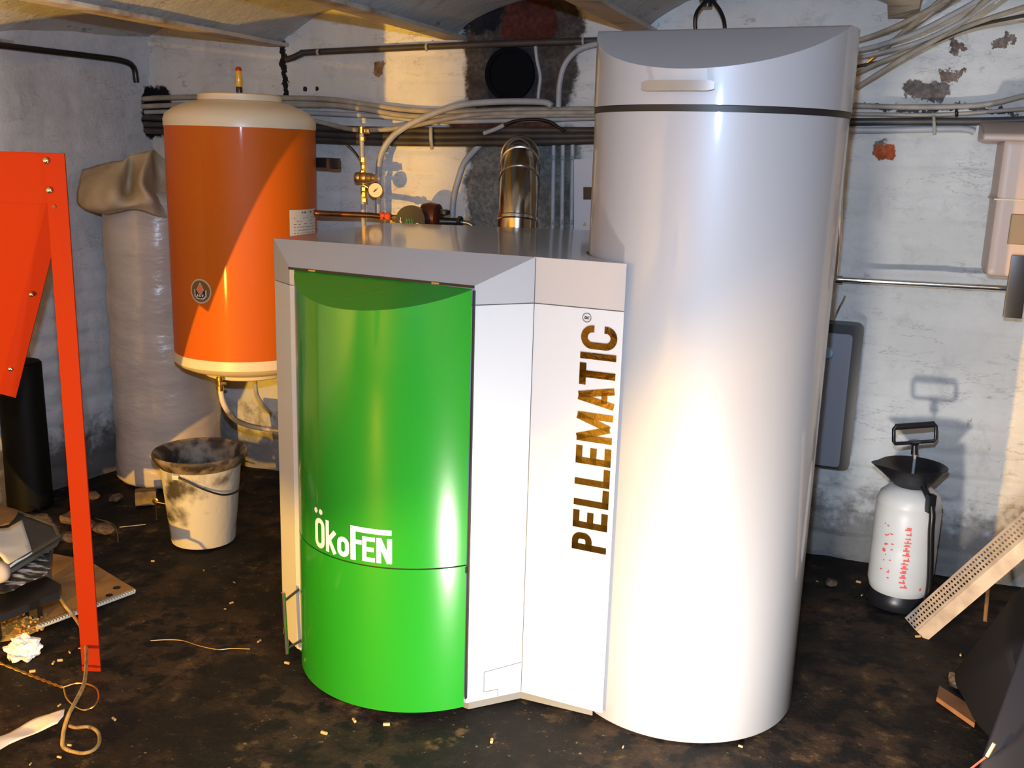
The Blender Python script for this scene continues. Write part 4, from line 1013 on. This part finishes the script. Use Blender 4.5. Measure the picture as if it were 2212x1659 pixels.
M['binp'] = mat('black bin plastic', (.004, .004, .008), .6, spec=.15)
bb = [at_y(2098, 1700, 1.75), at_y(2150, 1560, 1.78), at_y(2230, 1330, 1.86), at_y(2230, 1700, 1.7)]
hull('black_bin', bb+[k+V((.15, .12, 0)) for k in bb], M['binp'], 'black bin in the bottom right corner', 'bin', .01)
bm = NB(); a, b = at_y(2148, 1606, 1.72), at_y(2132, 1634, 1.72); tube(bm, [a, b], .0035, 8, sm=False); rm = single('reflective_tag', bm, mat('salmon strip', (.75, .42, .22), .5), 'salmon coloured strip on the black bin in the corner', 'strip')
bm = NB()
for k in range(7):
    x = 2126-k*4.6; y = 1638+k*3.6; c = at_y(x, y, 1.72); box(bm, c, (.003, .002, .006), Matrix.Rotation(.8, 3, 'Y'))
mesh_obj('red_letters', bm, mat('red letters', (.6, .12, .09), .5), rm, 0)

# ================================================================ LOWER LEFT CLUTTER
def z_poly(pxs, z): return [at_z(x, y, z) for x, y in pxs]
def floor_sheet(name, px, z, th, m, label, cat, bev=0):
    bm = slab(NB(), z_poly(px, z), th, V((0, 0, -1))); 
    bmesh.ops.recalc_face_normals(bm, faces=bm.faces)
    if bev: bevel(bm, bev)
    return single(name, bm, m, label, cat)
M['card'] = mat('dirty cardboard', (.36, .19, .055), .8, col2=(.20, .10, .03), vscale=9, bump=.1)
cb = thing('cardboard_sheet', 'brown cardboard sheet with perforated edge strip on the floor by the orange leg', 'cardboard', tuple(at_z(170, 1270)))
bm = slab(NB(), z_poly([(30, 1240), (110, 1195), (190, 1210), (255, 1250), (292, 1272), (170, 1318), (48, 1362)], .012), .010, V((0, 0, -1))); mesh_obj('sheet', bm, M['card'], cb)
bm = NB(); a, b = at_z(292, 1274, .014), at_z(80, 1352, .014); n = 34; d = (b-a)
for k in range(n):
    c = a+d*(k+.5)/n; box(bm, c, (d.length/n*.62, .012, .005), frame_rot(d), .001)
tube(bm, [a+V((0, -.004, -.006)), b+V((0, -.004, -.006))], .0035, 6, sm=False)
mesh_obj('perforated_strip', bm, mat('grey strip', (.38, .37, .34), .5), cb)
bm = NB()
for x, y, r in ((252, 1270, .011), (236, 1286, .010)):
    lathe(bm, [(r, 0), (r, .0012)], at_z(x, y, .0122), 16)
mesh_obj('hole', bm, M['black'], cb)
# tin tray with paper
M['tin'] = mat('dull grey metal', (.13, .13, .12), .4, .5, var=.3)
tr = thing('metal_tray', 'dull grey metal tray lying raised at the left edge', 'tray', tuple(at_z(60, 1260)))
zt = .17
trp = [(-60, 1090), (36, 1108), (118, 1138), (130, 1158), (122, 1172), (20, 1232), (-60, 1262)]
bm = slab(NB(), z_poly(trp, zt), .012, V((0, 0, -1))); bevel(bm, .003); mesh_obj('plate', bm, M['tin'], tr)
bm = NB(); tube(bm, [p+V((0, 0, .004)) for p in z_poly([(36, 1108), (118, 1138), (128, 1162), (20, 1226), (-60, 1258)], zt)], .006, 8, sm=False); mesh_obj('rolled_edge', bm, M['tin'], tr)
bm = NB()
for x, y in ((20, 1130), (90, 1165), (0, 1215)):
    q = at_z(x, y, zt-.012); box(bm, (q.x, q.y, (zt-.012)/2), (.03, .03, zt-.012))
mesh_obj('support_block', bm, M['tin'], tr)
def paper(name, px, z, m, label, cat, amp=.006):
    P = z_poly(px, z); bm = NB(); vs_ = [bm.verts.new(p) for p in P]; bm.faces.new(vs_)
    bmesh.ops.triangulate(bm, faces=bm.faces); bmesh.ops.subdivide_edges(bm, edges=bm.edges, cuts=5, use_grid_fill=True)
    for v in bm.verts: v.co.z += amp*mn.noise(v.co*16)+amp*.6
    o = single(name, bm, m, label, cat, smooth=180); s = o.modifiers.new('s', 'SOLIDIFY'); s.thickness = .0015; return o
M['paper'] = mat('white paper', (.62, .66, .68), .7)
paper('paper_sheet', [(-20, 1146), (18, 1143), (48, 1126), (66, 1182), (70, 1196), (20, 1228), (2, 1205), (-20, 1190)], zt+.006, M['paper'], 'white paper scrap lying on the grey tray', 'paper', .004)
paper('cloth_scrap', [(-40, 1086), (10, 1098), (42, 1110), (20, 1138), (-40, 1148)], zt+.006, M['card'], 'brown scrap on the far side of the grey tray', 'scrap', .010)
M['film2'] = mat('black and white foil sheet', (.50, .53, .55), .3, 0, col2=(.02, .022, .026), vscale=14, thr=(.5, .6), detail=8, stretch=(1, 3, 1), coat=.4)
paper('plastic_film', [(-40, 1255), (20, 1236), (80, 1205), (118, 1178), (112, 1222), (100, 1242), (40, 1275), (10, 1290), (-40, 1296)], .145, M['film2'], 'smeared black and white plastic film under the tray', 'film', .012)
bd = z_poly([(-60, 1300), (100, 1245), (132, 1262), (128, 1278), (-60, 1352)], .125)
bm = slab(NB(), bd, .022, V((0, 0, -1))); bevel(bm, .004)
for x, y in ((70, 1268), (-20, 1310)):
    q = at_z(x, y, .103); box(bm, (q.x, q.y, .0515), (.03, .03, .103))
single('black_board', bm, M['blackp'], 'black board lying on blocks under the plastic film at the left edge', 'board')
# stone / roll end
bm = NB(); bmesh.ops.create_icosphere(bm, subdivisions=3, radius=.030); qv = at_z(-4, 1236, zt+.02)
for v in bm.verts: v.co = v.co*(1+.15*mn.noise(v.co*30))+qv
single('round_stone', bm, mat('pinkish stone', (.42, .33, .28), .7), 'pinkish round lump on the tray at the left edge', 'stone')
# crumpled paper ball
bm = NB(); bmesh.ops.create_icosphere(bm, subdivisions=4, radius=.036); qv = at_z(52, 1400, .030)
for v in bm.verts:
    n_ = v.co.normalized(); k = abs(mn.noise(n_*2.3+V((2, 0, 0))))+.35*abs(mn.noise(n_*4.5)); v.co = V((n_.x*1.2, n_.y, n_.z*.85))*.036*(.80+.55*k)+qv
single('crumpled_paper', bm, mat('crumpled white paper', (.75, .72, .70), .7), 'crumpled white paper ball on the floor at the left edge', 'paper', smooth=12)
# scattered dirt lumps and wood pellets
M['pellet'] = mat('wood pellet', (.50, .34, .14), .7, var=.3)
def pellet(bm, c, l=.012, r=.003, tilt=0):
    a = random.uniform(0, math.pi); d = V((math.cos(a), math.sin(a), tilt)).normalized()*l/2
    tube(bm, [V(c)-d, V(c)+d], r, 6, sm=False)
random.seed(11); bm = NB(); pc0 = at_z(10, 1345, 0)
for k in range(620):
    a = random.uniform(0, 6.283); r = random.random()**.6*.13; x, y = pc0.x+r*math.cos(a), pc0.y+r*.75*math.sin(a)
    h = max(0, .045*(1-r/.13)); pellet(bm, (x, y, random.uniform(0, h)+.004), .013, .0034, random.uniform(-.5, .5))
lathe(bm, [(.12, .0), (.07, .018), (.0, .036)], pc0, 24)
hp_ = single('wood_pellet_heap', bm, mat('golden wood pellets', (.50, .28, .06), .45, var=.5, vscale=60), 'heap of golden wood pellets at the left edge', 'pellets'); hp_['kind'] = 'stuff'
lone = NB(); pellet(lone, (0, 0, .0042), .014, .0036)
pell0 = None; random.seed(21)
spots = [(130, 1428), (115, 1432), (70, 1450), (20, 1420), (128, 1522), (128, 1634), (66, 1650), (150, 1407), (172, 1398), (620, 1432), (246, 1552), (150, 1606), (1346, 1610), (1600, 1610), (1983, 1373), (835, 1563), (560, 1385), (500, 1300), (486, 1312), (506, 1256), (440, 1230), (700, 1582), (765, 1553), (1062, 1600), (330, 1210), (1765, 1255), (1855, 1255), (1862, 1285), (2075, 1415)]
for k, (x, y) in enumerate(spots):
    q = at_z(x, y, 0)
    if k == 0:
        pell0 = mesh_obj('wood_pellet', lone, M['pellet'], origin=(0, 0, 0)); o = pell0
    else: o = pell0.copy(); C.objects.link(o)
    o.location = (q.x, q.y, floor_z(q.x, q.y)); o.rotation_euler = (0, 0, random.uniform(0, 3.14)); s = random.uniform(.45, 1.15); o.scale = (s, s, s)
    o['label'] = 'loose pale wood pellet lying on the dark floor'; o['category'] = 'pellet'; o['group'] = 'loose pellets on the floor'
# twisted wire, rope, straw, white strip
bm = NB(); wa_ = [(-20, 1424), (40, 1448), (90, 1468), (135, 1485)]
P = [at_z(x, y, .03) for x, y in wa_]; full = smooth_path(P, 10)
for ph in (0, math.pi):
    tube(bm, [p+V((0, math.cos(i*1.1+ph), math.sin(i*1.1+ph)))*.0022 for i, p in enumerate(full)], .0019, 6, sm=False)
tube(bm, [at_z(x, y, z) for x, y, z in ((135, 1485, .03), (165, 1476, .034), (190, 1478, .036), (208, 1488, .034), (213, 1508, .03), (203, 1525, .028), (182, 1534, .024), (162, 1526, .02), (144, 1508, .022), (138, 1487, .03))], .0022, 8)
tube(bm, [at_z(182, 1534, .024), at_z(182, 1534, .001)], .0018, 6, sm=False)
single('twisted_wire', bm, M['brass'], 'twisted brass coloured wire ending in a loop on the floor', 'wire')
bm = NB(); tube(bm, [at_z(125, 1282, .105), at_z(140, 1308, .09), at_z(160, 1332, .06), at_z(178, 1362, .06), at_z(186, 1400, .07), at_z(186, 1440, .08), at_z(181, 1478, .09), at_z(165, 1512, .09), at_z(150, 1540, .085), at_z(141, 1565, .06), at_z(136, 1590, .03), at_z(136, 1612, .012), at_z(150, 1622, .008)], .0045, 8)
tube(bm, [at_z(x, y, .008) for x, y in ((150, 1622), (180, 1627), (205, 1618), (215, 1600), (210, 1580), (190, 1570), (165, 1572), (150, 1568))], .0040, 8)
single('rope', bm, mat('dirty tan rope', (.26, .17, .07), .7, var=.5, vscale=60), 'dirty tan rope hanging from the board and curling on the floor', 'rope')
paper('white_strip', [(-10, 1604), (30, 1578), (90, 1550), (140, 1540), (138, 1556), (125, 1572), (80, 1588), (20, 1614), (-10, 1632)], .018, mat('cream strip', (.72, .66, .55), .5), 'cream white strip in the bottom left corner', 'strip', .012)
bm = NB(); tube(bm, [at_z(x, y, .004) for x, y in ((325, 1384), (360, 1382), (395, 1384), (430, 1395), (470, 1403), (500, 1401), (540, 1402))], .0012, 6)
single('thin_wire', bm, M['bronze'], 'thin pale wire lying wavy on the floor before the bucket', 'wire')
bm = NB(); tube(bm, [at_z(x, y, .006) for x, y in ((205, 1120), (240, 1130), (252, 1145), (255, 1170))], .002, 6); tube(bm, [at_z(258, 1139, .006), at_z(315, 1133, .006)], .002, 6, sm=False)
single('wire_offcut', bm, M['brass'], 'brass wire offcut on the floor between leg and bucket', 'wire')
random.seed(31); rub = None
for k, (x, y, s) in enumerate(((60, 1125, .9), (90, 1130, 1.2), (160, 1128, 1.4), (185, 1145, 1.1), (150, 1165, 1.0), (228, 1150, 1.1), (400, 1178, .7), (2070, 1478, .9), (2085, 1466, .7), (1795, 1262, .6), (250, 1080, .8), (200, 1075, .9))):
    q = at_z(x, y, 0)
    if rub is None:
        bm = NB(); bmesh.ops.create_icosphere(bm, subdivisions=2, radius=.028)
        for v in bm.verts: v.co = V((v.co.x*1.2, v.co.y, v.co.z*.6))*(1+.5*mn.noise(v.co*45)); 
        mz = min(v.co.z for v in bm.verts)
        for v in bm.verts: v.co.z -= mz
        rub = mesh_obj('rubble_lump', bm, mat('brown rubble', (.13, .09, .055), .85, col2=(.05, .03, .02), vscale=40), origin=(0, 0, 0), smooth=20); o = rub
    else: o = rub.copy(); C.objects.link(o)
    o.location = (q.x, q.y, floor_z(q.x, q.y)-.001); o.rotation_euler = (0, 0, random.uniform(0, 6)); o.scale = (s, s, s)
    o['label'] = 'small brown lump of rubble on the dirty floor'; o['category'] = 'rubble'; o['group'] = 'rubble lumps on the floor'

# give every separate piece of these parts its own object
def split_pieces(o):
    bm = bmesh.new(); bm.from_mesh(o.data); left = set(bm.verts); isl = []
    while left:
        st = [left.pop()]; grp = set(st)
        while st:
            v = st.pop()
            for e in v.link_edges:
                w_ = e.other_vert(v)
                if w_ in left: left.discard(w_); grp.add(w_); st.append(w_)
        isl.append([v.index for v in grp])
    bm.free()
    if len(isl) < 2: return
    src = o.data
    for k, ids in enumerate(isl):
        b = bmesh.new(); b.from_mesh(src); keep = set(ids); b.verts.ensure_lookup_table()
        bmesh.ops.delete(b, geom=[v for v in b.verts if v.index not in keep], context='VERTS')
        me = bpy.data.meshes.new(o.name); b.to_mesh(me); b.free()
        for mt_ in src.materials: me.materials.append(mt_)
        if k == 0: o.data = me
        else:
            c = o.copy(); c.data = me; C.objects.link(c); c.parent = o.parent
for o in [x for x in bpy.data.objects if x.type == 'MESH' and x.parent and x.name.split('.')[0] in
          ('riser_pipe', 'joint', 'wall_mount', 'handle_post', 'support_block', 'fittings', 'hole', 'outlet_fittings', 'hanger')]:
    split_pieces(o)
